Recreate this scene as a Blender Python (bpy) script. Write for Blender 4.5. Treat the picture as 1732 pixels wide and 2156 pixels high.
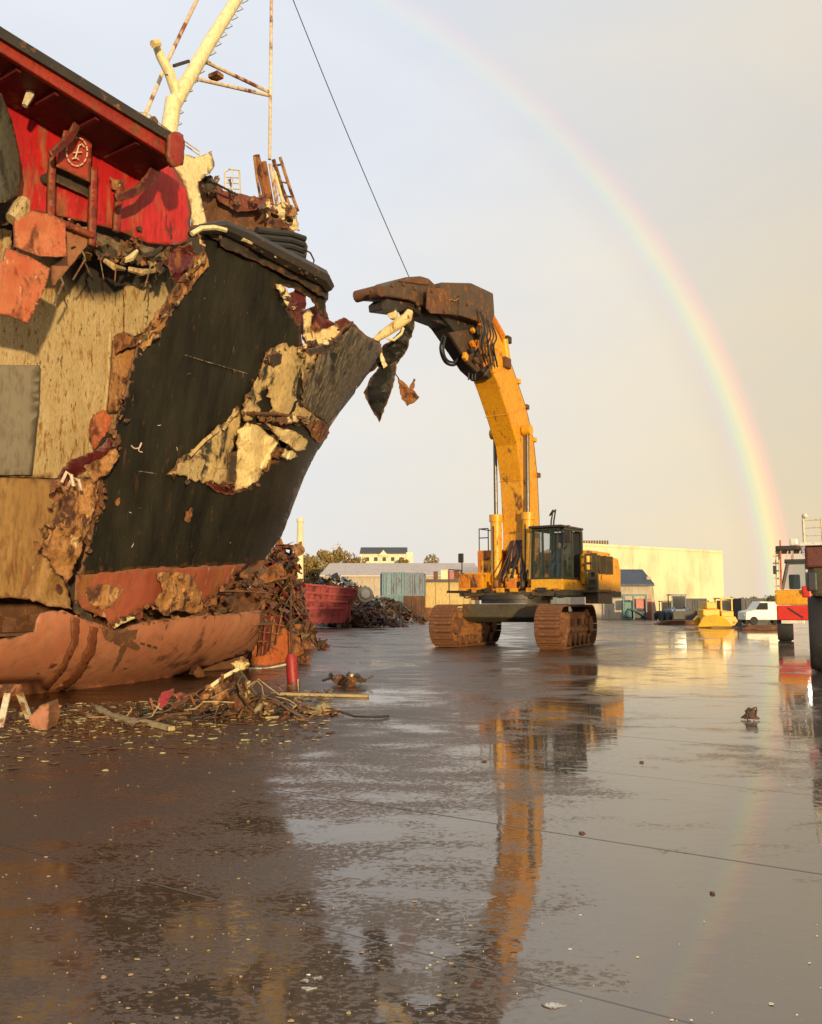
import bpy, bmesh, math, random
from mathutils import Vector, Matrix, noise
from mathutils.geometry import delaunay_2d_cdt

for o in list(bpy.data.objects):
    bpy.data.objects.remove(o)
scn = bpy.context.scene
COL = scn.collection
R = math.radians
random.seed(7)

# ------------------------------------------------------------------ camera
FPX, CX, CY, HOR = 1818.6, 866.0, 1078.0, 1271.3      # photo measured at 1732 x 2156
TH = math.atan((HOR - CY) / FPX)
CAMH = 1.75
cam = bpy.data.cameras.new('camera')
cam.sensor_fit = 'HORIZONTAL'
cam.sensor_width = 36
cam.lens = FPX / 1732 * 36
cam.clip_start = 0.1
cam.clip_end = 4000
camo = bpy.data.objects.new('camera', cam)
COL.objects.link(camo)
camo.location = (0, 0, CAMH)
camo.rotation_euler = (R(90) + TH, 0, 0)
scn.camera = camo

# ------------------------------------------------------------------ sky with rainbow, sun
SUN_EL, ANTI_AZ = R(3.0), R(-18.5)
ANTI = Vector((math.sin(ANTI_AZ) * math.cos(SUN_EL), math.cos(ANTI_AZ) * math.cos(SUN_EL), -math.sin(SUN_EL)))
BOWC = Vector((math.sin(ANTI_AZ) * math.cos(R(2)), math.cos(ANTI_AZ) * math.cos(R(2)), -math.sin(R(2))))
world = bpy.data.worlds.new('World')
scn.world = world
world.use_nodes = True
wt = world.node_tree
for n in list(wt.nodes):
    wt.nodes.remove(n)


def wn(t, **kw):
    n = wt.nodes.new(t)
    for k, v in kw.items():
        setattr(n, k, v)
    return n


def wmath(op, a, b=None, c=None, clamp=False):
    n = wn('ShaderNodeMath', operation=op, use_clamp=clamp)
    for i, s in enumerate((a, b, c)):
        if s is None:
            continue
        if isinstance(s, (int, float)):
            n.inputs[i].default_value = s
        else:
            wt.links.new(s, n.inputs[i])
    return n.outputs[0]


sky = wn('ShaderNodeTexSky', sky_type='NISHITA', sun_disc=False, sun_elevation=SUN_EL, sun_rotation=R(161.5))
sky.dust_density = 2.0
tc = wn('ShaderNodeTexCoord')
sep = wn('ShaderNodeSeparateXYZ')
wt.links.new(tc.outputs['Generated'], sep.inputs[0])
X_, Z_ = sep.outputs[0], sep.outputs[2]
# cloud deck: cool grey overhead, warmer towards the horizon and the right
cn = wn('ShaderNodeTexNoise')
cn.inputs['Scale'].default_value = 2.2
cn.inputs['Detail'].default_value = 5
cn.inputs['Roughness'].default_value = .5
mp = wn('ShaderNodeMapping')
mp.inputs['Scale'].default_value = (1, 1, 3.2)
wt.links.new(tc.outputs['Generated'], mp.inputs[0])
wt.links.new(mp.outputs[0], cn.inputs['Vector'])
warm = wmath('ADD', wmath('MULTIPLY_ADD', X_, 0.95, 0.40), wmath('MULTIPLY', wmath('ABSOLUTE', Z_), -0.75))
warm = wmath('ADD', warm, wmath('MULTIPLY_ADD', cn.outputs['Fac'], 0.5, -0.25))
wr = wn('ShaderNodeValToRGB')
cr = wr.color_ramp
cr.elements[0].position = 0.0
cr.elements[0].color = (.715, .75, .81, 1)
cr.elements[1].position = 1.0
cr.elements[1].color = (.82, .62, .36, 1)
e = cr.elements.new(0.3); e.color = (.765, .73, .675, 1)
e = cr.elements.new(0.65); e.color = (.79, .68, .50, 1)
wt.links.new(warm, wr.inputs[0])
lum = wmath('MULTIPLY_ADD', cn.outputs['Fac'], 0.24, 0.90)
cl = wn('ShaderNodeVectorMath', operation='SCALE')
wt.links.new(wr.outputs[0], cl.inputs[0])
wt.links.new(lum, cl.inputs['Scale'])
# rainbow: a ring about 42 degrees round the antisolar point
dp = wn('ShaderNodeVectorMath', operation='DOT_PRODUCT')
dp.inputs[1].default_value = BOWC
wt.links.new(tc.outputs['Generated'], dp.inputs[0])
ang = wmath('MULTIPLY', wmath('ARCCOSINE', dp.outputs['Value']), 180 / math.pi)
t = wmath('DIVIDE', wmath('SUBTRACT', ang, 40.1), 2.8, clamp=True)
br = wn('ShaderNodeValToRGB')
b = br.color_ramp
b.interpolation = 'EASE'
stops = [(0, (0, 0, 0)), (.16, (.03, .0, .06)), (.28, (.0, .06, .10)), (.40, (.05, .17, .05)), (.53, (.24, .20, .0)),
         (.66, (.30, .10, .0)), (.78, (.24, .0, .02)), (.90, (.06, .0, .0)), (1, (0, 0, 0))]
b.elements[0].position, b.elements[0].color = 0, (0, 0, 0, 1)
b.elements[1].position, b.elements[1].color = 1, (0, 0, 0, 1)
for p, c in stops[1:-1]:
    e = b.elements.new(p); e.color = (*c, 1)
wt.links.new(t, br.inputs[0])
# the bow is strongest near the horizon where the rain is lit deepest
bs = wmath('MULTIPLY_ADD', wmath('ABSOLUTE', Z_), -1.6, 1.05, clamp=True)
bs = wmath('MAXIMUM', bs, 0.22)
bow = wn('ShaderNodeVectorMath', operation='SCALE')
wt.links.new(br.outputs[0], bow.inputs[0])
wt.links.new(bs, bow.inputs['Scale'])
inside = wmath('DIVIDE', wmath('SUBTRACT', 42.0, ang), 3.0, clamp=True)
insc = wmath('MULTIPLY_ADD', inside, 0.10, 0.96)
cl2 = wn('ShaderNodeVectorMath', operation='SCALE')
wt.links.new(cl.outputs[0], cl2.inputs[0])
wt.links.new(insc, cl2.inputs['Scale'])
allc = wn('ShaderNodeVectorMath', operation='ADD')
wt.links.new(cl2.outputs[0], allc.inputs[0])
wt.links.new(bow.outputs[0], allc.inputs[1])
bg1 = wn('ShaderNodeBackground'); bg1.inputs[1].default_value = 0.10
bg2 = wn('ShaderNodeBackground'); bg2.inputs[1].default_value = 1.0
wt.links.new(sky.outputs[0], bg1.inputs[0])
wt.links.new(allc.outputs[0], bg2.inputs[0])
mx = wn('ShaderNodeMixShader'); mx.inputs[0].default_value = 0.93
wo = wn('ShaderNodeOutputWorld')
wt.links.new(bg1.outputs[0], mx.inputs[1])
wt.links.new(bg2.outputs[0], mx.inputs[2])
wt.links.new(mx.outputs[0], wo.inputs[0])

sun = bpy.data.lights.new('sun', 'SUN')
sun.energy = 4.2
sun.angle = R(2.2)
sun.color = (1.0, .74, .40)
suno = bpy.data.objects.new('sun', sun)
COL.objects.link(suno)
suno.location = (20, -30, 15)
suno.rotation_euler = ANTI.to_track_quat('-Z', 'Y').to_euler()

vs = scn.view_settings
vs.view_transform = 'Standard'
vs.look = 'None'
vs.exposure = 0.10
vs.gamma = 1.0
vs.use_curve_mapping = False
scn.render.engine = 'CYCLES'
scn.cycles.max_bounces = 6

# ------------------------------------------------------------------ helpers: pixels to places
CT, ST = math.cos(TH), math.sin(TH)
CAM = Vector((0, 0, CAMH))


def ray(px, py):
    x, z = (px - CX) / FPX, -(py - CY) / FPX
    return Vector((x, CT - z * ST, ST + z * CT))


def at_y(px, py, Y):
    d = ray(px, py)
    return CAM + d * (Y / d.y)


def gnd(px, py, z=0.0):
    d = ray(px, py)
    return CAM + d * ((z - CAMH) / d.z)


# ship axes: u along the hull towards the bow, v inwards from the near side to the far side
SO = Vector((-6.4, 15.2, 0))
SA = R(34)
SU = Vector((math.sin(SA), math.cos(SA), 0))
SV = Vector((-math.cos(SA), math.sin(SA), 0))


def ship(px, py, v=0.0):
    d = ray(px, py)
    t = (v - (CAM - SO).dot(SV)) / d.dot(SV)
    return CAM + d * t


def uvz(p):
    q = p - SO
    return q.dot(SU), q.dot(SV), p.z


VC = 3.4
STEM = []
for q in ((812, 660), (790, 725), (735, 835), (688, 905), (640, 1000), (605, 1090), (560, 1180), (520, 1290)):
    u_, v_, z_ = uvz(ship(q[0], q[1], VC))
    STEM.append((z_, u_))
STEM.sort()


def stem_u(z):
    if z <= STEM[0][0]:
        return STEM[0][1]
    for (z0, u0), (z1, u1) in zip(STEM, STEM[1:]):
        if z <= z1:
            return u0 + (u1 - u0) * (z - z0) / (z1 - z0)
    return STEM[-1][1]


def hull_v(u, z):
    vs_ = 0.40 - 0.17 * z
    us = stem_u(z)
    s = min(1, max(0, (u - (us - 7.5)) / 7.5))
    return vs_ + (VC - vs_) * s ** 2.3


def hull(px, py, off=0.0):
    d = ray(px, py)
    # march along the ray until it meets the curved hull side
    t0 = None
    prev = 11.0
    t_ = 11.0
    while t_ < 32:
        p = CAM + d * t_
        u, v, z = uvz(p)
        if v - hull_v(u, z) >= 0 and u <= stem_u(z) + .05:
            lo, hi = prev, t_
            for _ in range(14):
                m = (lo + hi) / 2
                u, v, z = uvz(CAM + d * m)
                if v - hull_v(u, z) >= 0:
                    hi = m
                else:
                    lo = m
            return CAM + d * (hi + off)
        prev = t_
        t_ += .2
    return ship(px, py, VC)


# ------------------------------------------------------------------ helpers: meshes
class MB:
    def __init__(self, M=None):
        self.v, self.f, self.M, self.torn = [], [], M or Matrix.Identity(4), {}
        self.soot = {}  # per-vertex shade painted into the colour

    def add(self, vs, fs, T=None):
        n = len(self.v)
        T = self.M @ T if T else self.M
        self.v += [T @ Vector(p) for p in vs]
        self.f += [tuple(i + n for i in f) for f in fs]
        return self

    def box(self, c, s, rot=None):
        x, y, z = (k / 2 for k in s)
        vs = [(i, j, k) for i in (-x, x) for j in (-y, y) for k in (-z, z)]
        fs = [(0, 1, 3, 2), (4, 6, 7, 5), (0, 4, 5, 1), (2, 3, 7, 6), (0, 2, 6, 4), (1, 5, 7, 3)]
        T = Matrix.Translation(c)
        if rot is not None:
            T = T @ (rot if isinstance(rot, Matrix) else Matrix.Rotation(rot, 4, 'Z'))
        return self.add(vs, fs, T)

    def span(self, a, b):
        return self.box([(p + q) / 2 for p, q in zip(a, b)], [abs(p - q) for p, q in zip(a, b)])

    def prism(self, prof, a, b, axis=1):
        """profile of 2D points extruded along one axis from a to b"""
        n = len(prof)
        def mk(p, h):
            l = list(p); l.insert(axis, h); return l
        vs = [mk(p, a) for p in prof] + [mk(p, b) for p in prof]
        fs = [tuple(range(n)), tuple(range(2 * n - 1, n - 1, -1))]
        fs += [(i, i + n, (i + 1) % n + n, (i + 1) % n) for i in range(n)]
        return self.add(vs, fs)

    def beam(self, p, q, w, h=None):
        p, q = Vector(p), Vector(q)
        d = q - p
        L = d.length
        rot = d.to_track_quat('X', 'Z').to_matrix().to_4x4()
        return self.box((p + q) / 2, (L, w, h or w), rot)

    def tube(self, path, r, seg=8, cap=True):
        path = [Vector(p) for p in path]
        n = len(path)
        rs = r if isinstance(r, (list, tuple)) else [r] * n
        vs, fs = [], []
        side = None
        for i, p in enumerate(path):
            d = (path[min(i + 1, n - 1)] - path[max(i - 1, 0)]).normalized()
            if side is None:
                side = d.orthogonal().normalized()
            else:
                side = (side - d * side.dot(d)).normalized()
            up = d.cross(side)
            for k in range(seg):
                a = 2 * math.pi * k / seg
                vs.append(p + (side * math.cos(a) + up * math.sin(a)) * rs[i])
        for i in range(n - 1):
            for k in range(seg):
                k2 = (k + 1) % seg
                fs.append((i * seg + k, i * seg + k2, (i + 1) * seg + k2, (i + 1) * seg + k))
        if cap:
            fs.append(tuple(range(seg - 1, -1, -1)))
            fs.append(tuple((n - 1) * seg + k for k in range(seg)))
        return self.add(vs, fs)

    def cyl(self, c, axis, r, L, seg=16, r2=None):
        a = Vector(axis).normalized() * (L / 2)
        c = Vector(c)
        return self.tube([c - a, c + a], [r, r2 if r2 else r], seg)

    def lathe(self, c, axis, prof, seg=24):
        """prof: (radius, along-axis) pairs"""
        c, ax = Vector(c), Vector(axis).normalized()
        s = ax.orthogonal().normalized()
        w = ax.cross(s)
        vs, fs = [], []
        n = len(prof)
        for k in range(seg):
            a = 2 * math.pi * k / seg
            for r, h in prof:
                vs.append(c + ax * h + (s * math.cos(a) + w * math.sin(a)) * r)
        for k in range(seg):
            k2 = (k + 1) % seg
            for i in range(n - 1):
                fs.append((k * n + i, k * n + i + 1, k2 * n + i + 1, k2 * n + i))
        fs.append(tuple(k * n for k in range(seg)))
        fs.append(tuple(k * n + n - 1 for k in range(seg - 1, -1, -1)))
        return self.add(vs, fs)

    def build(self, name, mat, parent=None, smooth=False, bev=0, thick=0, fix=True):
        root = parent
        while root is not None and root.parent is not None:
            root = root.parent
        off = root.location.copy() if root else Vector((0, 0, 0))
        me = bpy.data.meshes.new(name)
        me.from_pydata([tuple(p - off) for p in self.v], [], self.f)
        if fix:
            bm = bmesh.new(); bm.from_mesh(me)
            bmesh.ops.recalc_face_normals(bm, faces=bm.faces)
            bm.to_mesh(me); bm.free()
        if self.torn:
            at_ = me.attributes.new('torn', 'FLOAT', 'POINT')
            for i_, v_ in self.torn.items():
                at_.data[i_].value = v_
        if self.soot:
            at_ = me.attributes.new('soot', 'FLOAT', 'POINT')  # carries the painted shade
            for i_, v_ in self.soot.items():
                at_.data[i_].value = v_
        me.materials.append(mat)
        o = bpy.data.objects.new(name, me)
        COL.objects.link(o)
        if parent:
            o.parent = parent
        if smooth:
            for p in me.polygons:
                p.use_smooth = True
            try:
                me.set_sharp_from_angle(angle=R(38))
            except Exception:
                pass
        if thick:
            m = o.modifiers.new('thick', 'SOLIDIFY'); m.thickness = thick; m.offset = 0
        if bev:
            m = o.modifiers.new('bevel', 'BEVEL'); m.width = bev; m.segments = 2; m.limit_method = 'ANGLE'
        return o


def crom(pts, n=6):
    """Catmull-Rom points through a few control points"""
    P = [Vector(p) for p in pts]
    P = [P[0] * 2 - P[1]] + P + [P[-1] * 2 - P[-2]]
    out = []
    for i in range(1, len(P) - 2):
        a, b_, c_, d_ = P[i - 1:i + 3]
        for k in range(n):
            t_ = k / n
            out.append(.5 * ((2 * b_) + (c_ - a) * t_ + (2 * a - 5 * b_ + 4 * c_ - d_) * t_ ** 2 + (3 * b_ - a - 3 * c_ + d_) * t_ ** 3))
    out.append(P[-2])
    return out


def tag(o, label, cat, group=None, kind=None):
    o['label'] = label
    o['category'] = cat
    if group:
        o['group'] = group
    if kind:
        o['kind'] = kind
    return o


def thing(name, loc, label, cat, group=None):
    o = bpy.data.objects.new(name, None)
    o.empty_display_size = .3
    COL.objects.link(o)
    o.location = loc
    return tag(o, label, cat, group)


def copy_tree(o, parent=None):
    c = o.copy()
    COL.objects.link(c)
    c.parent = parent
    for ch in [x for x in bpy.data.objects if x.parent == o]:
        copy_tree(ch, c)
    return c


def inpoly(x, y, P):
    r = False
    n = len(P)
    for i in range(n):
        x0, y0 = P[i]
        x1, y1 = P[i - 1]
        if (y0 > y) != (y1 > y) and x < (x1 - x0) * (y - y0) / (y1 - y0) + x0:
            r = not r
    return r


def refine(P, step, jag, rnd):
    out = []
    n = len(P)
    for i in range(n):
        a, b = Vector(P[i]), Vector(P[(i + 1) % n])
        d = b - a
        L = d.length
        k = max(1, int(round(L / step)))
        nr = Vector((-d.y, d.x)).normalized() if L > 0 else Vector((0, 0))
        for j in range(k):
            p = a + d * (j / k)
            if j:
                w_ = noise.fractal(Vector((p.x * .045, p.y * .045, rnd.seed_ * 1.7)), .7, 2.2, 4)
                p = p + nr * (rnd.gauss(0, jag * .55) + jag * 1.6 * w_)
            out.append((p.x, p.y))
    return out


def sheet(poly, fn, step=16, jag=1.5, amp=0.0, freq=1.2, seed=1, holes=(), mb=None, oct=3, soot=None):  # soot: function giving the painted shade per point
    """torn plate: an outline in the photo laid on the surface fn, dented by noise along the sight line"""
    rnd = random.Random(seed)
    rnd.seed_ = seed
    step = max(5.0, step * .62)
    P = refine(poly, step, jag, rnd)
    H = [refine(h, step, jag, rnd) for h in holes]
    pts, edges = [], []
    for lp in [P] + H:
        n0 = len(pts)
        pts += lp
        edges += [(n0 + i, n0 + (i + 1) % len(lp)) for i in range(len(lp))]
    xs = [p[0] for p in P]; ys = [p[1] for p in P]
    y = min(ys) + step / 2
    while y < max(ys):
        x = min(xs) + step / 2
        while x < max(xs):
            q = (x + rnd.uniform(-.3, .3) * step, y + rnd.uniform(-.3, .3) * step)
            if inpoly(*q, P) and not any(inpoly(*q, h) for h in H):
                pts.append(q)
            x += step
        y += step
    vs, es, fs, *_ = delaunay_2d_cdt([Vector(p) for p in pts], edges, [], 0, 1e-4)
    m = mb or MB()
    n_old = len(m.v)
    V3 = []
    o = Vector((seed * 3.7, seed * 1.3, seed * 7.1))
    fd1 = Vector((rnd.gauss(0, 1), rnd.gauss(0, 1), rnd.gauss(0, 1))).normalized()
    fd2 = fd1.cross(Vector((rnd.gauss(0, 1), rnd.gauss(0, 1), rnd.gauss(0, 1)))).normalized()
    for p in vs:
        q = fn(p.x, p.y)
        if amp:
            d = (q - CAM).normalized()
            a = noise.fractal(q * freq + o, .8, 2.1, oct)
            if amp >= .08:
                # buckled sheet: creased folds in two directions
                w1 = (q.dot(fd1) * freq * .9 + .5 * noise.noise(q * freq * .7 + o)) % 1.0
                w2 = (q.dot(fd2) * freq * 1.6 + .6 * noise.noise(q * freq + o)) % 1.0
                a = a * .35 + (abs(w1 * 2 - 1) - .5) * .9 + (abs(w2 * 2 - 1) - .5) * .4
            q = q + d * (a * amp)
        V3.append(q)
    keep = []
    for f in fs:
        cx = sum(vs[i].x for i in f) / len(f); cy = sum(vs[i].y for i in f) / len(f)
        if inpoly(cx, cy, P) and not any(inpoly(cx, cy, h) for h in H):
            keep.append(tuple(f))
    m.add(V3, keep)
    if soot:
        for i_, p in enumerate(vs):
            m.soot[n_old + i_] = soot(p.x, p.y)
    cnt = {}
    for f in keep:
        for a_, b_ in zip(f, f[1:] + f[:1]):
            k_ = (min(a_, b_), max(a_, b_))
            cnt[k_] = cnt.get(k_, 0) + 1
    for (a_, b_), c_ in cnt.items():
        if c_ == 1:
            m.torn[n_old + a_] = m.torn[n_old + b_] = 1.0
    return m


# ------------------------------------------------------------------ helpers: materials
def paint(name, col, col2=None, rust=None, amt=.0, scale=2.0, rough=.5, streak=(1, 1, 1), bump=.15, metal=0.0,
          rscale=None, spec=.5, speck=None, speck_amt=.0, rrough=.85, bscale=None, edge=(.17, .075, .03)):
    m = bpy.data.materials.new(name)
    m.use_nodes = True
    nt = m.node_tree
    N, L = nt.nodes, nt.links
    bs_ = N['Principled BSDF']
    col2 = col2 or tuple(c * .75 for c in col)
    tcn = N.new('ShaderNodeTexCoord')
    mpn = N.new('ShaderNodeMapping')
    mpn.inputs['Scale'].default_value = streak
    L.new(tcn.outputs['Object'], mpn.inputs[0])

    def nz(sc, det=6, ro=.6, dist=0.0, src=mpn):
        n = N.new('ShaderNodeTexNoise')
        n.inputs['Scale'].default_value = sc
        n.inputs['Detail'].default_value = det
        n.inputs['Roughness'].default_value = ro
        n.inputs['Distortion'].default_value = dist
        L.new(src.outputs[0], n.inputs['Vector'])
        return n.outputs['Fac']

    def ramp(f, lo, hi):
        r = N.new('ShaderNodeMapRange')
        r.inputs['From Min'].default_value = lo
        r.inputs['From Max'].default_value = hi
        r.clamp = True
        L.new(f, r.inputs['Value'])
        return r.outputs[0]

    def mix(f, a, b):
        x = N.new('ShaderNodeMix'); x.data_type = 'RGBA'
        L.new(f, x.inputs['Factor'])
        for s, k in ((a, 6), (b, 7)):
            if isinstance(s, tuple):
                x.inputs[k].default_value = (*s, 1)
            else:
                L.new(s, x.inputs[k])
        return x.outputs[2]
    c = mix(ramp(nz(scale), .35, .65), col, col2)
    fine = nz(scale * 9, 4, .65)
    c = mix(ramp(fine, .45, .75), c, tuple(k * .62 for k in col2))
    rg = None
    if rust:
        rn = nz(rscale or scale * 1.3, 9, .68, .3)
        rm = ramp(rn, .62 - amt, .70 - amt)
        c = mix(rm, c, mix(ramp(nz(scale * 4), .35, .65), rust, tuple(k * .45 for k in rust)))
        rg = rm
    if speck:
        sn = nz((rscale or scale) * 2.3, 8, .7)
        c = mix(ramp(sn, .64 - speck_amt, .68 - speck_amt), c, speck)
    # bare and rusting metal along torn edges
    at_ = N.new('ShaderNodeAttribute'); at_.attribute_name = 'torn'
    mm_ = N.new('ShaderNodeMath'); mm_.operation = 'MULTIPLY'
    L.new(at_.outputs['Fac'], mm_.inputs[0])
    L.new(ramp(nz(scale * 3.1, 6, .7), .36, .52), mm_.inputs[1])
    c = mix(mm_.outputs[0], c, edge)
    # painted shade put into the colour, broken up by the paint's own grain
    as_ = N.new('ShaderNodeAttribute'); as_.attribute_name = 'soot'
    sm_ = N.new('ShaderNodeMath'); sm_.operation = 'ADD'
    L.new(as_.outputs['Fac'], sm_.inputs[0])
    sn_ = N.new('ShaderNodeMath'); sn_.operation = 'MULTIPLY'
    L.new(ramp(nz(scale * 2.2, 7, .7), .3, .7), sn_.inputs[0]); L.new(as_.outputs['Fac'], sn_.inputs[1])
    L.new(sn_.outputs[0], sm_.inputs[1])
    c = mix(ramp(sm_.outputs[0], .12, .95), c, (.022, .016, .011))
    L.new(c, bs_.inputs['Base Color'])
    bs_.inputs['Metallic'].default_value = metal
    bs_.inputs['Specular IOR Level'].default_value = spec
    if rg is not None:
        r = N.new('ShaderNodeMapRange')
        r.inputs['To Min'].default_value = rough
        r.inputs['To Max'].default_value = rrough
        L.new(rg, r.inputs['Value'])
        L.new(r.outputs[0], bs_.inputs['Roughness'])
    else:
        r = N.new('ShaderNodeMapRange')
        r.inputs['To Min'].default_value = max(0, rough - .12)
        r.inputs['To Max'].default_value = min(1, rough + .12)
        L.new(fine, r.inputs['Value'])
        L.new(r.outputs[0], bs_.inputs['Roughness'])
    if bump:
        bn = N.new('ShaderNodeBump')
        bn.inputs['Strength'].default_value = bump
        bn.inputs['Distance'].default_value = .03
        L.new(nz(bscale or scale * 6, 5, .6), bn.inputs['Height'])
        L.new(bn.outputs[0], bs_.inputs['Normal'])
    return m


def glow(name, col, s):
    m = bpy.data.materials.new(name)
    m.use_nodes = True
    b_ = m.node_tree.nodes['Principled BSDF']
    b_.inputs['Base Color'].default_value = (*col, 1)
    b_.inputs['Emission Color'].default_value = (*col, 1)
    b_.inputs['Emission Strength'].default_value = s
    return m


RUST = (.30, .11, .03)
M = {}
M['black_hull'] = paint('black_hull', (.0065, .0062, .0052), (.027, .024, .015), (.12, .055, .02), .005, 1.1, .5, (2.2, 2.2, .3), .25, speck=(.085, .075, .05), speck_amt=-.01, rscale=3.0, spec=.2)
M['black_scraped'] = paint('black_scraped', (.016, .013, .010), (.05, .038, .026), (.25, .195, .125), .145, 1.7, .5, (4.2, 4.2, .45), .25)
M['boot_top'] = paint('boot_top', (.26, .055, .03), (.33, .09, .04), RUST, .08, 1.2, .6, (1, 1, .4), .25, speck=(.42, .27, .13), speck_amt=.02)
M['keel_red'] = paint('keel_red', (.37, .125, .062), (.45, .19, .10), (.13, .035, .012), .05, .6, .62, (1, 1, .5), .25, speck=(.10, .03, .012), speck_amt=.015)
M['keel_band'] = paint('keel_band', (.15, .04, .015), (.22, .06, .02), RUST, .06, 1.5, .6, (1, 1, .5), .2)
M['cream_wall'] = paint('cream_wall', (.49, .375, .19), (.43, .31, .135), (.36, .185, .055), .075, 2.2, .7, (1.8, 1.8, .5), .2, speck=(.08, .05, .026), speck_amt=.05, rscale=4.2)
M['cream_low'] = paint('cream_low', (.36, .21, .07), (.28, .15, .045), (.26, .10, .03), .10, 1.0, .7, (1.4, 1.4, .4), .3)
M['panel_grey'] = paint('panel_grey', (.24, .20, .135), (.20, .17, .12), None, 0, 1.0, .65, (1, 1, .4), .1, edge=(.20, .16, .11))
M['soot'] = paint('soot', (.02, .015, .010), (.06, .045, .028), RUST, .04, 2.0, .85, (1, 1, .4), .4)  # near-black; recess and opening sheets carry their shade in this colour
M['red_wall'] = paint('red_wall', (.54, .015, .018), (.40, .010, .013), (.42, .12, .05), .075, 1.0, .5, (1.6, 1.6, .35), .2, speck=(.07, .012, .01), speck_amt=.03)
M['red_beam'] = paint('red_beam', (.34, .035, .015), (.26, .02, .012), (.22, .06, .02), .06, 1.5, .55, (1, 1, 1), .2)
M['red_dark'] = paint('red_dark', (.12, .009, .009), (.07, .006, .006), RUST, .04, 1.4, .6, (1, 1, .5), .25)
M['red_flap'] = paint('red_flap', (.46, .085, .03), (.56, .20, .085), (.24, .065, .025), .10, 2.2, .6, (1, 1, .6), .07, speck=(.60, .28, .15), speck_amt=.01, edge=(.20, .06, .03))
M['cream'] = paint('cream', (.82, .70, .38), (.74, .61, .31), (.33, .15, .05), .03, 1.6, .55, (1, 1, .6), .2)
M['cream_bright'] = paint('cream_bright', (.82, .65, .31), (.72, .53, .22), (.30, .15, .05), .05, 2.0, .6, (1, 1, .6), .25)
M['mottled'] = paint('mottled', (.58, .42, .18), (.48, .33, .13), (.034, .029, .022), .125, 1.2, .65, (1, 1, .7), .15, rscale=1.5, speck=(.23, .09, .03), speck_amt=.02)
M['mast_paint'] = paint('mast_paint', (.82, .71, .40), (.78, .66, .35), (.40, .2, .08), -.02, 1.2, .5, (1, 1, .5), .02)
M['rust'] = paint('rust', (.36, .145, .04), (.24, .085, .025), (.09, .03, .015), .13, 3.0, .85, (1, 1, .5), .25)
M['rust_gold'] = paint('rust_gold', (.47, .25, .085), (.33, .14, .04), (.10, .038, .018), .13, 2.6, .8, (1, 1, .5), .2, speck=(.62, .47, .24), speck_amt=.02)
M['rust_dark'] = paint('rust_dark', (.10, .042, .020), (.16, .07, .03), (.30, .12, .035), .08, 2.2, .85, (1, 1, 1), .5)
M['brown_steel'] = paint('brown_steel', (.055, .034, .020), (.095, .055, .03), (.20, .09, .03), .09, 2.4, .5, (1, 1, 1), .35)
M['dark_steel'] = paint('dark_steel', (.022, .018, .015), (.04, .03, .022), RUST, .03, 2.4, .5, (1, 1, 1), .3)
M['white_metal'] = paint('white_metal', (.72, .64, .46), (.62, .52, .34), (.35, .14, .05), .07, 3.0, .55, (1, 1, .5), .15)
M['pole_rusty'] = paint('pole_rusty', (.74, .64, .48), (.58, .42, .28), (.30, .09, .05), .085, 1.2, .65, (1, 1, .6), .2)
M['grey_dome'] = paint('grey_dome', (.13, .125, .075), (.10, .09, .055), (.05, .04, .025), .10, 1.3, .6, (1, 1, .7), .3)
M['rubber'] = paint('rubber', (.022, .022, .022), (.03, .03, .028), None, 0, 3, .6, (1, 1, 3), .3)
M['tyre'] = paint('tyre', (.016, .016, .017), (.028, .026, .024), (.09, .06, .035), .03, 3, .75, (1, 1, 1), .3)
M['yellow'] = paint('yellow', (.74, .35, .014), (.68, .29, .011), (.14, .055, .02), .055, 1.3, .42, (1, 1, .5), .12)
M['yellow_bright'] = paint('yellow_bright', (.80, .42, .02), (.72, .34, .015), (.16, .07, .02), .03, 1.5, .42, (1, 1, .5), .12)
M['orange'] = paint('orange', (.68, .22, .012), (.58, .17, .010), (.12, .05, .02), .07, 1.5, .45, (1, 1, .5), .15)
M['chrome'] = paint('chrome', (.16, .14, .12), (.13, .11, .09), None, 0, 3, .3, (1, 1, .2), .0, metal=.6)
M['track'] = paint('track', (.19, .075, .028), (.13, .05, .02), (.30, .13, .05), .10, 2.5, .75, (1, 1, 1), .5)
M['track_frame'] = paint('track_frame', (.36, .15, .04), (.28, .11, .03), (.11, .045, .02), .12, 1.6, .7, (1, 1, 1), .4)
M['olive_steel'] = paint('olive_steel', (.085, .070, .035), (.06, .05, .028), (.16, .08, .03), .08, 1.6, .6, (1, 1, 1), .3)
M['frame_green'] = paint('frame_green', (.045, .05, .03), (.03, .035, .022), None, 0, 3, .5, (1, 1, 1), .1)
M['seat'] = paint('seat', (.02, .03, .06), (.015, .02, .04), None, 0, 3, .8, (1, 1, 1), .2)
M['skin_vest'] = paint('skin_vest', (.04, .06, .13), (.03, .045, .1), None, 0, 6, .85, (1, 1, 1), .2)
M['skin'] = paint('skin', (.35, .2, .13), (.3, .16, .1), None, 0, 6, .6, (1, 1, 1), .1)
M['lamp_white'] = paint('lamp_white', (.8, .76, .62), None, None, 0, 2, .3, (1, 1, 1), 0)
M['lamp_lit'] = glow('lamp_lit', (1, .95, .85), 40)
M['wood'] = paint('wood', (.52, .40, .20), (.42, .30, .13), (.14, .08, .03), .06, 2.5, .75, (3, 3, 3), .3)
M['foam'] = paint('foam', (.70, .58, .26), (.60, .46, .16), (.25, .14, .05), .05, 3, .85, (1, 1, 1), .6)
M['red_scrap'] = paint('red_scrap', (.36, .022, .02), (.26, .016, .016), (.14, .03, .02), .08, 2, .5, (1, 1, 1), .2)
M['red_skip'] = paint('red_skip', (.30, .022, .016), (.22, .014, .012), (.16, .03, .02), .12, 1.1, .55, (1, 1, 1), .3)
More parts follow.
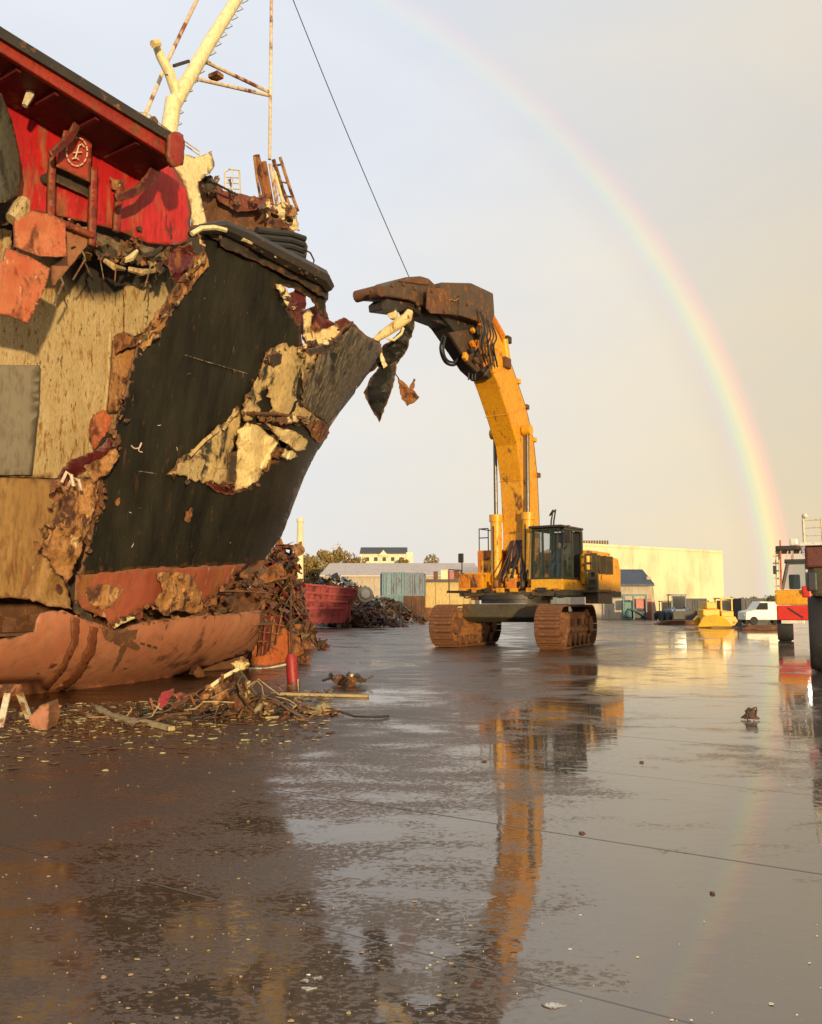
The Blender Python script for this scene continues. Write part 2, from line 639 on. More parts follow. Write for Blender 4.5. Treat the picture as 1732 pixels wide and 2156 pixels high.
M['red_paint'] = paint('red_paint', (.66, .035, .015), (.56, .025, .012), None, 0, 2, .4, (1, 1, 1), .05)
M['brown_red'] = paint('brown_red', (.16, .04, .02), (.11, .03, .018), (.06, .025, .015), .08, 1.5, .55, (1, 1, .6), .2)
M['blue_a'] = paint('blue_a', (.15, .25, .29), (.11, .19, .23), (.22, .12, .06), .06, .8, .55, (1, 1, .4), .15)
M['blue_b'] = paint('blue_b', (.20, .25, .31), (.15, .20, .26), (.25, .13, .06), .05, .8, .55, (1, 1, .4), .15)
M['rust_box'] = paint('rust_box', (.16, .07, .035), (.11, .05, .03), (.28, .12, .05), .10, .9, .75, (1, 1, .5), .3)
M['charcoal'] = paint('charcoal', (.03, .032, .036), (.045, .045, .045), None, 0, 1.5, .55, (1, 1, 1), .15)
M['plaster'] = paint('plaster', (.80, .69, .42), (.79, .675, .405), None, 0, .06, .8, (1, 1, .3), .05)
M['plaster_grey'] = paint('plaster_grey', (.52, .44, .32), (.47, .39, .28), None, 0, .3, .8, (1, 1, .3), .05)
M['shed_cream'] = paint('shed_cream', (.62, .46, .19), (.55, .40, .16), (.3, .18, .08), .02, .5, .75, (1, 1, .3), .05)
M['white_wall'] = paint('white_wall', (.80, .76, .50), (.74, .70, .46), None, 0, .3, .8, (1, 1, .3), .03)
M['roof_pale'] = paint('roof_pale', (.66, .55, .45), (.60, .49, .40), None, 0, .2, .7, (1, 1, 1), .03)
M['roof_dark'] = paint('roof_dark', (.055, .055, .055), (.075, .07, .065), None, 0, .5, .6, (1, 1, 1), .05)
M['roof_blue'] = paint('roof_blue', (.070, .085, .12), (.055, .065, .095), None, 0, .5, .6, (1, 1, 1), .05)
M['teal'] = paint('teal', (.06, .19, .19), (.04, .13, .13), RUST, .04, 1.2, .5, (1, 1, 1), .1)
M['pink'] = paint('pink', (.5, .13, .10), (.4, .10, .08), None, 0, 1.2, .5, (1, 1, 1), .1)
M['dozer'] = paint('dozer', (.80, .42, .008), (.72, .36, .008), (.15, .07, .02), .0, 1.2, .45, (1, 1, 1), .08)
M['van_white'] = paint('van_white', (.78, .72, .56), (.74, .68, .52), None, 0, 1, .35, (1, 1, 1), .02)
M['bark'] = paint('bark', (.12, .08, .045), None, None, 0, 3, .9, (1, 1, .3), .4)
M['leaf_gold'] = paint('leaf_gold', (.30, .20, .05), (.20, .14, .035), None, 0, .5, .8, (1, 1, 1), 0)
M['leaf_green'] = paint('leaf_green', (.07, .075, .022), (.11, .09, .03), None, 0, .5, .8, (1, 1, 1), 0)
M['hill'] = paint('hill', (.20, .12, .045), (.13, .09, .03), None, 0, .2, .95, (1, 1, 1), .3)
M['mark_white'] = paint('mark_white', (.78, .62, .50), (.66, .45, .36), None, 0, 8, .6, (1, 1, 1), 0)


def glass_mat(name, col, alpha=.35):
    m = bpy.data.materials.new(name)
    m.use_nodes = True
    nt = m.node_tree
    b_ = nt.nodes['Principled BSDF']
    b_.inputs['Base Color'].default_value = (*col, 1)
    b_.inputs['Roughness'].default_value = .04
    b_.inputs['IOR'].default_value = 1.5
    b_.inputs['Alpha'].default_value = alpha
    return m


M['glass'] = glass_mat('glass', (.05, .08, .06), .22)
M['glass_dark'] = glass_mat('glass_dark', (.02, .025, .03), .85)


# wet concrete yard: thin water film, mud and rust dust nearer the wreck
def wet_ground(name):
    m = bpy.data.materials.new(name)
    m.use_nodes = True
    nt = m.node_tree
    N, L = nt.nodes, nt.links
    bs_ = N['Principled BSDF']
    ge = N.new('ShaderNodeNewGeometry')

    def nz(sc, det=6, ro=.6, dist=0., scale=(1, 1, 1), rotz=0):
        mpn = N.new('ShaderNodeMapping')
        mpn.inputs['Scale'].default_value = scale
        mpn.inputs['Rotation'].default_value = (0, 0, rotz)
        L.new(ge.outputs['Position'], mpn.inputs[0])
        n = N.new('ShaderNodeTexNoise')
        n.inputs['Scale'].default_value = sc
        n.inputs['Detail'].default_value = det
        n.inputs['Roughness'].default_value = ro
        n.inputs['Distortion'].default_value = dist
        L.new(mpn.outputs[0], n.inputs['Vector'])
        return n.outputs['Fac']

    def mr(f, a, b_, c=0., d=1.):
        r = N.new('ShaderNodeMapRange')
        for k, v in zip(('From Min', 'From Max', 'To Min', 'To Max'), (a, b_, c, d)):
            r.inputs[k].default_value = v
        r.clamp = True
        L.new(f, r.inputs['Value'])
        return r.outputs[0]

    def ma(op, a, b_=None, clamp=False):
        n = N.new('ShaderNodeMath'); n.operation = op; n.use_clamp = clamp
        for i, s in enumerate((a, b_)):
            if s is None:
                continue
            if isinstance(s, (int, float)):
                n.inputs[i].default_value = s
            else:
                L.new(s, n.inputs[i])
        return n.outputs[0]

    def mix(f, a, b_):
        x = N.new('ShaderNodeMix'); x.data_type = 'RGBA'
        L.new(f, x.inputs['Factor'])
        for s, k in ((a, 6), (b_, 7)):
            if isinstance(s, tuple):
                x.inputs[k].default_value = (*s, 1)
            else:
                L.new(s, x.inputs[k])
        return x.outputs[2]
    sp = N.new('ShaderNodeSeparateXYZ')
    L.new(ge.outputs['Position'], sp.inputs[0])
    # mud lies round the wreck: distance to the line of the hull
    lat = ma('ADD', ma('MULTIPLY', sp.outputs[0], math.cos(R(20))), ma('MULTIPLY', sp.outputs[1], -math.sin(R(20))))
    near_wreck = mr(lat, -5.0, -.8, 1, 0)
    big = nz(.33, 5, .55, .4)
    med = nz(1.1, 7, .65, .3, (1, 2.0, 1), R(32))
    gritn = nz(19, 9, .78, .2, (1, 1.5, 1), R(20))
    fine = nz(60, 4, .7)
    dry = ma('ADD', ma('MULTIPLY', big, .6), ma('MULTIPLY', med, .5))
    dry = ma('ADD', dry, ma('MULTIPLY', near_wreck, .15))
    dry = mr(dry, .565, .74)                          # 0 standing water .. 1 damp grit
    grit = mr(ma('ADD', gritn, ma('MULTIPLY', dry, .16)), .56, .66)
    grit = ma('MULTIPLY', grit, mr(dry, 0, 1, .04, .95))
    c = mix(mr(big, .3, .7), (.125, .098, .074), (.095, .072, .053))
    c = mix(near_wreck, c, mix(mr(med, .35, .65), (.088, .038, .013), (.052, .022, .007)))
    c = mix(grit, c, (.070, .044, .026))
    chips = nz(34, 2, .5)
    chipm = ma('MULTIPLY', mr(chips, .74, .77), mr(near_wreck, 0, 1, .12, .9))
    c = mix(chipm, c, (.42, .32, .17))
    L.new(c, bs_.inputs['Base Color'])
    rg = ma('ADD', mr(dry, 0, 1, .025, .15), ma('MULTIPLY', grit, .28))
    rg = ma('ADD', rg, ma('MULTIPLY', chipm, .3))
    rg = ma('ADD', rg, ma('MULTIPLY', near_wreck, .04))
    L.new(rg, bs_.inputs['Roughness'])
    L.new(mr(near_wreck, 0, 1, .5, .17), bs_.inputs['Specular IOR Level'])
    bs_.inputs['IOR'].default_value = 2.5
    bs_.inputs['Specular Tint'].default_value = (1, .90, .78, 1)
    b1 = N.new('ShaderNodeBump'); b1.inputs['Strength'].default_value = .55; b1.inputs['Distance'].default_value = .012
    L.new(ma('ADD', ma('MULTIPLY', grit, .6), ma('MULTIPLY', ma('MULTIPLY', fine, grit), .5)), b1.inputs['Height'])
    b2 = N.new('ShaderNodeBump'); b2.inputs['Strength'].default_value = .17; b2.inputs['Distance'].default_value = .010
    L.new(nz(3.2, 3, .5, .2, (1, 1.8, 1), R(10)), b2.inputs['Height'])
    L.new(b1.outputs[0], b2.inputs['Normal'])
    L.new(b2.outputs[0], bs_.inputs['Normal'])
    return m


M['ground'] = wet_ground('wet_concrete')
M['joint'] = paint('joint', (.02, .014, .010), None, None, 0, 5, .7, (1, 1, 1), .2)

# ------------------------------------------------------------------ ground
g = MB()
g.add([(-900, -300, -.012), (900, -300, -.012), (900, 1800, -.012), (-900, 1800, -.012)], [(0, 1, 2, 3)])
ground = g.build('ground', M['ground'], fix=False)
ground['kind'] = 'structure'
SLW, SLL, SANG = 2.5, 14.0, R(-33)
sb = bmesh.new()
bmesh.ops.create_cube(sb, size=1)
bmesh.ops.scale(sb, vec=(SLL - .002, SLW - .009, .06), verts=sb.verts)
bmesh.ops.bevel(sb, geom=[e for e in sb.edges if abs(e.verts[0].co.z - e.verts[1].co.z) < 1e-4 and e.verts[0].co.z > 0], offset=.004, segments=1, affect='EDGES')
sm = bpy.data.meshes.new('slab'); sb.to_mesh(sm); sb.free()
sm.materials.append(M['ground'])
ax, ay = Vector((math.cos(SANG), math.sin(SANG), 0)), Vector((-math.sin(SANG), math.cos(SANG), 0))
rs = random.Random(3)
for j in range(-1, 17):
    for i in range(-4, 5):
        c = ax * ((i + .5) * SLL + 3.5 * (j % 3)) + ay * (3.85 + 1.25 + (j - 1) * SLW)
        if c.y < -8 or c.y > 40 or abs(c.x) > .62 * abs(c.y) + 12:
            continue
        o = bpy.data.objects.new('slab', sm)
        COL.objects.link(o)
        o.parent = ground
        o.location = (c.x, c.y, -.03 + rs.uniform(-.0015, .0015))
        o.rotation_euler = (R(rs.uniform(-.04, .04)), R(rs.uniform(-.008, .008)), SANG)

# ------------------------------------------------------------------ the ship's bow
ship_root = thing('ship_bow', SO, 'torn black and red ship bow being cut up on the wet yard', 'ship')


def sp(pts, v):
    return [ship(x, y, v) for x, y in pts]


def V(v):
    return lambda x, y: ship(x, y, v)


hole = [(478, 1014), (497, 915), (528, 893), (566, 905), (600, 900), (612, 930), (585, 960), (560, 985), (524, 1027), (492, 1031)]
black_poly = [(420, 487), (470, 480), (520, 500), (580, 532), (640, 566), (692, 600), (684, 636), (690, 672), (678, 664), (655, 628),
              (618, 606), (582, 600), (603, 640), (632, 690), (636, 722), (655, 738), (700, 722), (722, 690), (742, 678), (770, 705),
              (798, 718), (802, 745), (772, 790), (735, 842), (692, 893), (688, 922), (662, 958), (633, 1015), (612, 1078), (592, 1130),
              (556, 1178), (500, 1187), (400, 1192), (300, 1197), (166, 1209), (182, 1150), (203, 1090), (217, 1050), (212, 1002), (243, 952),
              (240, 900), (262, 830), (290, 722), (330, 662), (362, 620), (408, 562), (428, 530)]
sheet(black_poly, hull, 15, 1.2, .05, .9, 2, [hole]).build('hull_plate', M['black_hull'], ship_root, True, thick=.03)
# strakes: a weld seam proud of the plating
for pl in ([(224, 983), (300, 993), (360, 1002)], [(353, 736), (440, 763), (522, 787)]):
    MB().tube([hull(x, y, -.02) for x, y in pl], .015, 5).build('weld_seam', M['black_scraped'], ship_root, True)
# scraped plating along the stem
stem_poly = [(742, 682), (770, 708), (797, 722), (800, 745), (770, 789), (733, 841), (690, 892), (660, 872), (634, 850), (640, 800), (672, 745), (715, 720)]
sheet(stem_poly, lambda x, y: hull(x, y, -.07), 13, 1.5, .10, 1.4, 5).build('stem_plate', M['black_scraped'], ship_root, True, thick=.02)
st = []
for z_, u_ in STEM:
    if 2.6 < z_ < 8.8:
        st.append(SO + SU * (u_ - .03) + SV * VC + Vector((0, 0, z_)))
MB().tube(st, .06, 8).build('stem_bar', M['black_scraped'], ship_root, True)
# far side of the bow, seen only from beside it
fm = MB()
nz_, ns_ = 10, 12
vs_, fs_ = [], []
for i in range(nz_ + 1):
    z = 2.4 + i * (7.0 - 2.4) / nz_
    us = stem_u(z)
    for j in range(ns_ + 1):
        u = us - 7.5 * (1 - j / ns_)
        v = hull_v(u, z)
        vs_.append(SO + SU * u + SV * (2 * VC - v) + Vector((0, 0, z)))
for i in range(nz_):
    for j in range(ns_):
        a = i * (ns_ + 1) + j
        fs_.append((a, a + 1, a + ns_ + 2, a + ns_ + 1))
fm.add(vs_, fs_).build('far_hull_plate', M['rust_dark'], ship_root, True, thick=.03)
# inner bottom and after bulkhead keep the hold dark
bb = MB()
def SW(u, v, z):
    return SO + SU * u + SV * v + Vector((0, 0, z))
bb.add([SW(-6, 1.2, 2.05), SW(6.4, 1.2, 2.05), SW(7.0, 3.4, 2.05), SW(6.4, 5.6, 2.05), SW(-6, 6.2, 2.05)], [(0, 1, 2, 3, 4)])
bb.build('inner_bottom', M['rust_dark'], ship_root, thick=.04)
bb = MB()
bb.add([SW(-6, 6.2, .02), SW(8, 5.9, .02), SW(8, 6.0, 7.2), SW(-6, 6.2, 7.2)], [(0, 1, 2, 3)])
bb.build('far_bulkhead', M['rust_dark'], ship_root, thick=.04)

# red boot topping below the waterline
boot = [(160, 1211), (230, 1204), (300, 1198), (400, 1193), (505, 1188), (520, 1187), (482, 1228), (440, 1262), (400, 1276), (338, 1268), (296, 1286), (234, 1317), (203, 1294), (178, 1284), (156, 1262)]
sheet(boot, lambda x, y: hull(x, y, -.02), 14, 2.0, .07, 1.2, 9).build('boot_top_plate', M['boot_top'], ship_root, True, thick=.03)
crum = [(330, 1206), (372, 1203), (402, 1212), (426, 1250), (430, 1284), (402, 1292), (372, 1284), (345, 1296), (326, 1270), (342, 1240)]
sheet(crum, lambda x, y: hull(x, y, -.25), 11, 2.5, .22, 2.2, 11).build('crumpled_plate', M['rust_gold'], ship_root, thick=.02)
sheet([(236, 1318), (258, 1302), (296, 1287), (300, 1292), (270, 1308), (240, 1324)], lambda x, y: hull(x, y, -.12), 10, 2, .05, 2, 12).build('torn_edge', M['cream'], ship_root, thick=.03)
sheet([(180, 1238), (222, 1228), (262, 1240), (240, 1268), (214, 1286), (188, 1270)], lambda x, y: hull(x, y, -.07), 11, 2.5, .10, 2, 13).build('scraped_patch', M['rust_gold'], ship_root, thick=.02)
# dark red and rusty tangle where the forefoot was torn off
sheet([(440, 1262), (482, 1226), (530, 1186), (556, 1180), (560, 1210), (520, 1240), (560, 1262), (540, 1290), (480, 1288), (430, 1285)], lambda x, y: ship(x, y, 3.2), 13, 3, .5, 1.2, 15).build('forefoot_tear', M['rust_dark'], ship_root, thick=.03)
sheet([(520, 1212), (548, 1205), (590, 1196), (582, 1222), (560, 1228)], V(2.9), 12, 2, .2, 2, 16).build('bent_plate', M['orange'] if False else M['rust'], ship_root, thick=.03)
sheet([(452, 1230), (462, 1250), (455, 1275), (436, 1272), (440, 1248)], V(2.2), 10, 2, .15, 2, 17).build('bent_plate', M['rust'], ship_root, thick=.03)

# inner side wall, cream paint with shade painted in at the top
wall_lo = [(-80, 1003), (150, 1010), (205, 1012), (180, 1120), (150, 1262), (90, 1268), (20, 1258), (-80, 1262)]
wall = [(-80, 520), (250, 505), (405, 520), (400, 620), (325, 760), (285, 900), (208, 1012), (150, 1008), (-80, 1002)]
def wall_shade(x, y):  # shade below the cut deck, painted into the wall as a dark tone
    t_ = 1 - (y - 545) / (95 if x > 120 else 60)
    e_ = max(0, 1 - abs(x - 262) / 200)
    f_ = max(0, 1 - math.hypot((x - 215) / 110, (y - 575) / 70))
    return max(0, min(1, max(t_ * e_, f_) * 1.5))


sheet(wall, V(1.05), 20, .6, .05, .6, 21, soot=wall_shade).build('side_wall', M['cream_wall'], ship_root, True, thick=.03)
sheet(wall_lo, V(.98), 26, .8, .08, .6, 22).build('lower_wall', M['cream_low'], ship_root, True, thick=.03)
sheet([(-80, 768), (84, 769), (80, 860), (66, 1000), (-80, 1001)], V(.90), 30, .3, .02, .5, 23).build('wall_panel', M['panel_grey'], ship_root, True, thick=.03)
# vertical stiffener with a rounded pocket
sheet([(262, 604), (314, 592), (312, 660), (306, 698), (282, 708), (260, 700)], V(.80), 12, 1.2, .05, 1.5, 25).build('stiffener_pocket', M['cream_wall'], ship_root, True, thick=.04)
sheet([(238, 716), (290, 712), (284, 760), (276, 800), (268, 834), (260, 866), (228, 868), (232, 800)], V(.62), 13, 1.5, .06, 1.2, 26).build('stiffener', M['rust_gold'], ship_root, True, thick=.06)
sheet([(224, 872), (254, 870), (250, 896), (246, 922), (228, 912)], V(.62), 10, 1.5, .06, 1.6, 29).build('stiffener', M['cream_low'], ship_root, True, thick=.06)
MB().tube(sp([(232, 700), (228, 800), (220, 866)], .85), .04, 8).build('conduit', M['cream_wall'], ship_root, True)
sheet([(240, 708), (262, 698), (285, 710), (306, 700), (328, 682), (324, 702), (302, 724), (264, 732), (243, 746)], V(.45), 9, 1.8, .12, 2, 27).build('torn_frame', M['rust'], ship_root, thick=.03)
sheet([(186, 905), (196, 872), (218, 862), (236, 880), (228, 908), (198, 946)], V(.55), 10, 1.2, .08, 2, 28).build('red_scrap_plate', M['red_flap'], ship_root, thick=.02)
# rusty torn strip along the cut edge of the plating
sheet([(432, 530), (440, 560), (404, 602), (366, 652), (330, 712), (302, 740), (288, 724), (326, 664), (356, 622), (400, 566), (410, 540)], lambda x, y: hull(x, y, -.10), 10, 2.2, .12, 2, 31).build('torn_edge', M['rust_gold'], ship_root, thick=.02)
sheet([(124, 1002), (150, 966), (196, 952), (232, 922), (248, 934), (240, 962), (205, 988), (165, 1000), (140, 1022)], lambda x, y: hull(x, y, -.25), 10, 2.2, .2, 1.8, 32).build('torn_edge', M['red_dark'], ship_root, thick=.03)
sheet([(176, 982), (210, 968), (243, 944), (252, 960), (224, 1000), (196, 1018)], lambda x, y: hull(x, y, -.35), 9, 2.2, .2, 2.2, 33).build('torn_edge', M['rust_gold'], ship_root, thick=.02)
sheet([(128, 1016), (160, 1004), (206, 1010), (204, 1056), (182, 1120), (160, 1184), (140, 1226), (112, 1196), (86, 1152), (98, 1112), (132, 1060)], lambda x, y: hull(x, y, -.2), 11, 2.5, .26, 1.5, 34).build('torn_plate', M['rust_gold'], ship_root, thick=.03)
sheet([(210, 1012), (220, 1050), (203, 1092), (184, 1150), (170, 1130), (188, 1080), (198, 1036)], lambda x, y: hull(x, y, -.14), 10, 2.5, .16, 2, 35).build('torn_plate', M['rust_dark'], ship_root, thick=.03)
sheet([(84, 1150), (112, 1200), (136, 1226), (152, 1284), (120, 1278), (92, 1272), (46, 1258), (66, 1200)], V(.1), 12, 2, .25, 1.4, 36).build('torn_plate', M['cream_low'], ship_root, True, thick=.03)
sheet([(136, 1224), (166, 1206), (160, 1262), (184, 1290), (214, 1316), (176, 1306), (150, 1284)], V(.9), 12, 2, .15, 1.4, 37).build('dark_recess', M['soot'], ship_root, thick=.03)  # near-black sheet, shade of the recess put into its colour
for i, (a, b_) in enumerate((((130, 1016), (150, 1000)), ((140, 1030), (166, 1010)))):
    p, q = hull(*a, -.4), hull(*b_, -.45)
    MB().tube([p, (p + q) / 2 + Vector((0, 0, .12)), q, q + Vector((.05, 0, -.2))], .03, 6).build('bent_pipe', M['pole_rusty'], ship_root, True)

# hole torn in the plating with cream framing inside it
sheet([(350, 1001), (372, 972), (410, 945), (452, 905), (497, 858), (512, 872), (505, 900), (484, 960), (482, 1022), (440, 1014), (410, 1006)], lambda x, y: hull(x, y, -.05), 11, 4, .14, 1.2, 41).build('scraped_plate', M['mottled'], ship_root, True, thick=.02)
sheet([(350, 1000), (410, 960), (480, 990), (482, 1022), (440, 1014)], lambda x, y: hull(x, y, -.12), 11, 4, .12, 1.2, 42).build('bent_plate', M['cream_wall'], ship_root, True, thick=.02)
sheet([(500, 905), (522, 888), (552, 902), (586, 925), (568, 968), (548, 1000), (520, 1028), (492, 1034), (497, 960)], lambda x, y: hull(x, y, -.16), 11, 3, .16, 1.1, 43).build('bent_plate', M['cream_bright'], ship_root, thick=.03)
sheet([(560, 892), (590, 900), (622, 908), (646, 924), (642, 946), (622, 950), (604, 934), (578, 912)], lambda x, y: hull(x, y, -.6), 9, 1.5, .12, 2.4, 44).build('folded_flap', M['cream_bright'], ship_root, thick=.05)
sheet([(596, 944), (618, 950), (626, 960), (606, 968), (592, 962)], lambda x, y: hull(x, y, -.45), 8, 1.5, .12, 2.4, 45).build('folded_flap', M['cream'], ship_root, thick=.04)
sheet([(470, 1010), (500, 900), (600, 890), (650, 900), (600, 985), (530, 1040), (480, 1040)], lambda x, y: hull(x, y, .55), 16, 1, .1, 1, 46).build('inner_framing', M['soot'], ship_root, thick=.03)  # near-black sheet set back in the hull, shade put into its colour
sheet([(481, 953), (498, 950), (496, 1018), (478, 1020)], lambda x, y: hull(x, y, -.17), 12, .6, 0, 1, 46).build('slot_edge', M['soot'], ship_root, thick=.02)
sheet([(508, 872), (516, 838), (540, 800), (552, 768), (566, 738), (590, 724), (622, 730), (650, 742), (668, 752), (650, 785), (634, 820), (628, 852), (660, 872), (676, 890), (640, 896), (600, 886), (556, 880), (522, 888)],
      lambda x, y: hull(x, y, -.08), 11, 4.5, .16, 1.1, 47, holes=[[(546, 828), (562, 815), (570, 845), (566, 872), (548, 868)]]).build('scraped_plate', M['mottled'], ship_root, True, thick=.02)
sheet([(566, 748), (580, 738), (594, 746), (592, 764), (578, 772), (566, 764)], lambda x, y: hull(x, y, -.2), 8, 1, .03, 2, 48).build('fairlead_hole', M['dark_steel'], ship_root, True, thick=.03)
sheet([(648, 892), (668, 884), (694, 892), (690, 915), (672, 932), (654, 916)], lambda x, y: hull(x, y, -.2), 8, 2.5, .2, 2.6, 49).build('rust_lump', M['rust'], ship_root, thick=.03)
sheet([(560, 948), (582, 932), (604, 950), (586, 972), (566, 990), (548, 1000)], lambda x, y: hull(x, y, .1), 9, 2, .2, 2.2, 50).build('crumpled_plate', M['rust_gold'], ship_root, thick=.02)
for k, (x0, y0, x1, y1) in enumerate(((548, 986, 584, 930), (520, 870, 640, 880), (500, 866, 470, 905), (460, 905, 400, 960))):
    MB().tube([hull(x0, y0, -.2), hull((x0 + x1) / 2, (y0 + y1) / 2 - 4, -.3), hull(x1, y1, -.2)], .04, 6).build('bent_stringer', [M['cream'], M['rust_dark'], M['mottled'], M['mottled']][k], ship_root, True)
sheet([(430, 1012), (482, 1022), (510, 1034), (486, 1042), (450, 1032)], lambda x, y: hull(x, y, -.1), 9, 2, .1, 2, 51).build('torn_edge', M['red_dark'], ship_root, thick=.03)
# small rust scars
for k, (x, y, s) in enumerate(((397, 1082, 14), (248, 1055, 8))):
    sheet([(x - s * .6, y + s), (x - s * .4, y - s * .4), (x + s * .5, y - s), (x + s * .6, y), (x, y + s * 1.3)], lambda a, c: hull(a, c, -.045), 6, 1.5, .02, 3, 60 + k).build('rust_scar', M['rust'], ship_root, thick=.01)

MB().tube(crom([hull(x, y, -.03) for x, y in ((276, 938), (284, 944), (294, 942), (298, 932), (292, 948), (300, 952))]), .012, 5).build('scratch_mark', M['mark_white'], ship_root)
rq = random.Random(55)
for k in range(26):
    x, y = rq.uniform(250, 600), rq.uniform(620, 1170)
    if not inpoly(x, y, black_poly) or inpoly(x, y, hole):
        continue
    dx, dy = rq.uniform(-8, 14), rq.uniform(-6, 16)
    if not inpoly(x + dx, y + dy, black_poly):
        continue
    MB().tube([hull(x, y, -.028), hull(x + dx * .5 + 1, y + dy * .5, -.03), hull(x + dx, y + dy, -.028)], [.003, .008, .003], 4).build('scratch_mark', M[rq.choice(['mark_white', 'rust_gold', 'black_scraped'])], ship_root)
for pl in ([(405, 600), (372, 760), (340, 900), (322, 1040), (312, 1190)], [(520, 600), (486, 760), (450, 880)], [(440, 1030), (432, 1110), (428, 1186)]):
    MB().tube(crom([hull(x, y, -.015) for x, y in pl], 8), .010, 4).build('weld_seam', M['black_hull'], ship_root)
# bulwark rim: a heavy lip with a rail, scraped to bright metal in places
rim = [(400, 494), (424, 482), (470, 478), (512, 496), (570, 528), (632, 560), (678, 584), (692, 606)]
MB().tube([hull(x, y, -.25) for x, y in rim], [.06, .10, .14, .17, .19, .2, .2, .16], 8).build('bulwark_rim', M['dark_steel'], ship_root, True)
sheet([(430, 486), (520, 498), (640, 556), (694, 590), (690, 632), (640, 600), (560, 560), (470, 520)], lambda x, y: hull(x, y, -.15), 12, 2, .10, 1.3, 70).build('bulwark_plate', M['dark_steel'], ship_root, True, thick=.03)
for k, pl in enumerate(([(404, 492), (424, 480), (452, 478), (476, 484)], [(510, 502), (530, 510)], [(560, 522), (582, 534)])):
    MB().tube([hull(x, y, -.38) for x, y in pl], .05, 6).build('scraped_rim', M['cream'], ship_root, True)
sheet([(414, 488), (424, 496), (432, 520), (420, 514)], lambda x, y: hull(x, y, -.4), 8, 1.5, .08, 3, 71).build('paint_flake', M['cream_bright'], ship_root, thick=.02)
# curled bulwark end
sheet([(655, 612), (690, 604), (688, 634), (676, 646), (692, 672), (676, 664), (664, 640)], V(2.6), 9, 1.5, .2, 2.0, 72).build('curled_bulwark', M['dark_steel'], ship_root, True, thick=.06)
sheet([(678, 570), (692, 578), (690, 602), (672, 596)], V(2.3), 8, 1.5, .2, 2.0, 73).build('curled_bulwark', M['brown_steel'], ship_root, True, thick=.12)
# broken deck edge inside the notch
sheet([(580, 598), (598, 602), (612, 622), (606, 644), (592, 624)], lambda x, y: hull(x, y, -.12), 8, 1.5, .08, 2.5, 74).build('deck_edge', M['cream'], ship_root, thick=.03)
sheet([(606, 622), (628, 606), (644, 622), (642, 650), (624, 664), (612, 648)], lambda x, y: hull(x, y, .1), 9, 2, .2, 2.2, 75).build('bent_plate', M['red_dark'], ship_root, thick=.03)
sheet([(600, 640), (640, 652), (670, 640), (690, 672), (720, 690), (700, 724), (650, 738), (632, 700)], V(3.9), 12, 2, .2, 1.3, 76).build('deck_plate', M['red_dark'], ship_root, thick=.03)
sheet([(640, 660), (650, 650), (660, 662), (652, 690), (662, 700), (708, 682), (718, 706), (690, 724), (652, 728), (638, 706)], V(3.0), 10, 1.2, .06, 1.5, 77).build('bent_plate', M['cream_bright'], ship_root, True, thick=.05)
sheet([(706, 676), (724, 668), (744, 676), (752, 690), (722, 700), (712, 690)], V(3.1), 9, 2, .12, 2, 78).build('torn_edge', M['red_dark'], ship_root, thick=.05)
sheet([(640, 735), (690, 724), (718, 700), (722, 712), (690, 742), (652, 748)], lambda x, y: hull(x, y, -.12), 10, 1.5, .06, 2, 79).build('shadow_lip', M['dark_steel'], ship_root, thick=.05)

# ---- red 'tween deck above the wall
sheet([(-80, 120), (60, 150), (200, 235), (330, 320), (366, 350), (392, 400), (402, 450), (396, 506), (372, 518), (312, 512), (240, 482), (130, 456), (20, 440), (-80, 420)],
      V(.45), 22, 1, .05, .7, 81).build('red_bulkhead', M['red_wall'], ship_root, True, thick=.04)
be = [(-60, 30), (0, 69), (380, 302)]
bl = [(-60, 76), (0, 112), (376, 346)]
vb = -.75
tp, lp = sp(be, vb), sp(bl, vb)
m = MB(); m.add([*tp, *lp], [(0, 1, 4, 3), (1, 2, 5, 4)])
m.build('deck_beam', M['red_beam'], ship_root, thick=.10, bev=.02)
mid = [(a + b_) / 2 for a, b_ in zip(tp, lp)]
MB().tube([p - SV * .08 + Vector((0, 0, .10)) for p in mid], .035, 6).build('beam_flange', M['red_wall'], ship_root, True)
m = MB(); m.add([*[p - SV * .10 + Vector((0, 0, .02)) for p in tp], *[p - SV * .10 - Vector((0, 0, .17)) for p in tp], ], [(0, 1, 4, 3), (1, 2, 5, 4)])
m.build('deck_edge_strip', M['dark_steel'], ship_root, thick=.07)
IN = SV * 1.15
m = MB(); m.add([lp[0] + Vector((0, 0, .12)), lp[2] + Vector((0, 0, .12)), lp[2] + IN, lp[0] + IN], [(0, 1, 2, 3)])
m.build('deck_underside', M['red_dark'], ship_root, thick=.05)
m = MB(); m.add([tp[0], tp[2], tp[2] + SV * 7.5, tp[0] + SV * 7.5], [(0, 1, 2, 3)])
m.build('upper_deck', M['dark_steel'], ship_root, thick=.06)
sheet([(354, 284), (364, 278), (382, 286), (384, 318), (380, 348), (362, 352), (352, 330)], V(-.95), 9, .8, .05, 2, 82).build('beam_end_cap', M['red_beam'], ship_root, True, thick=.12)
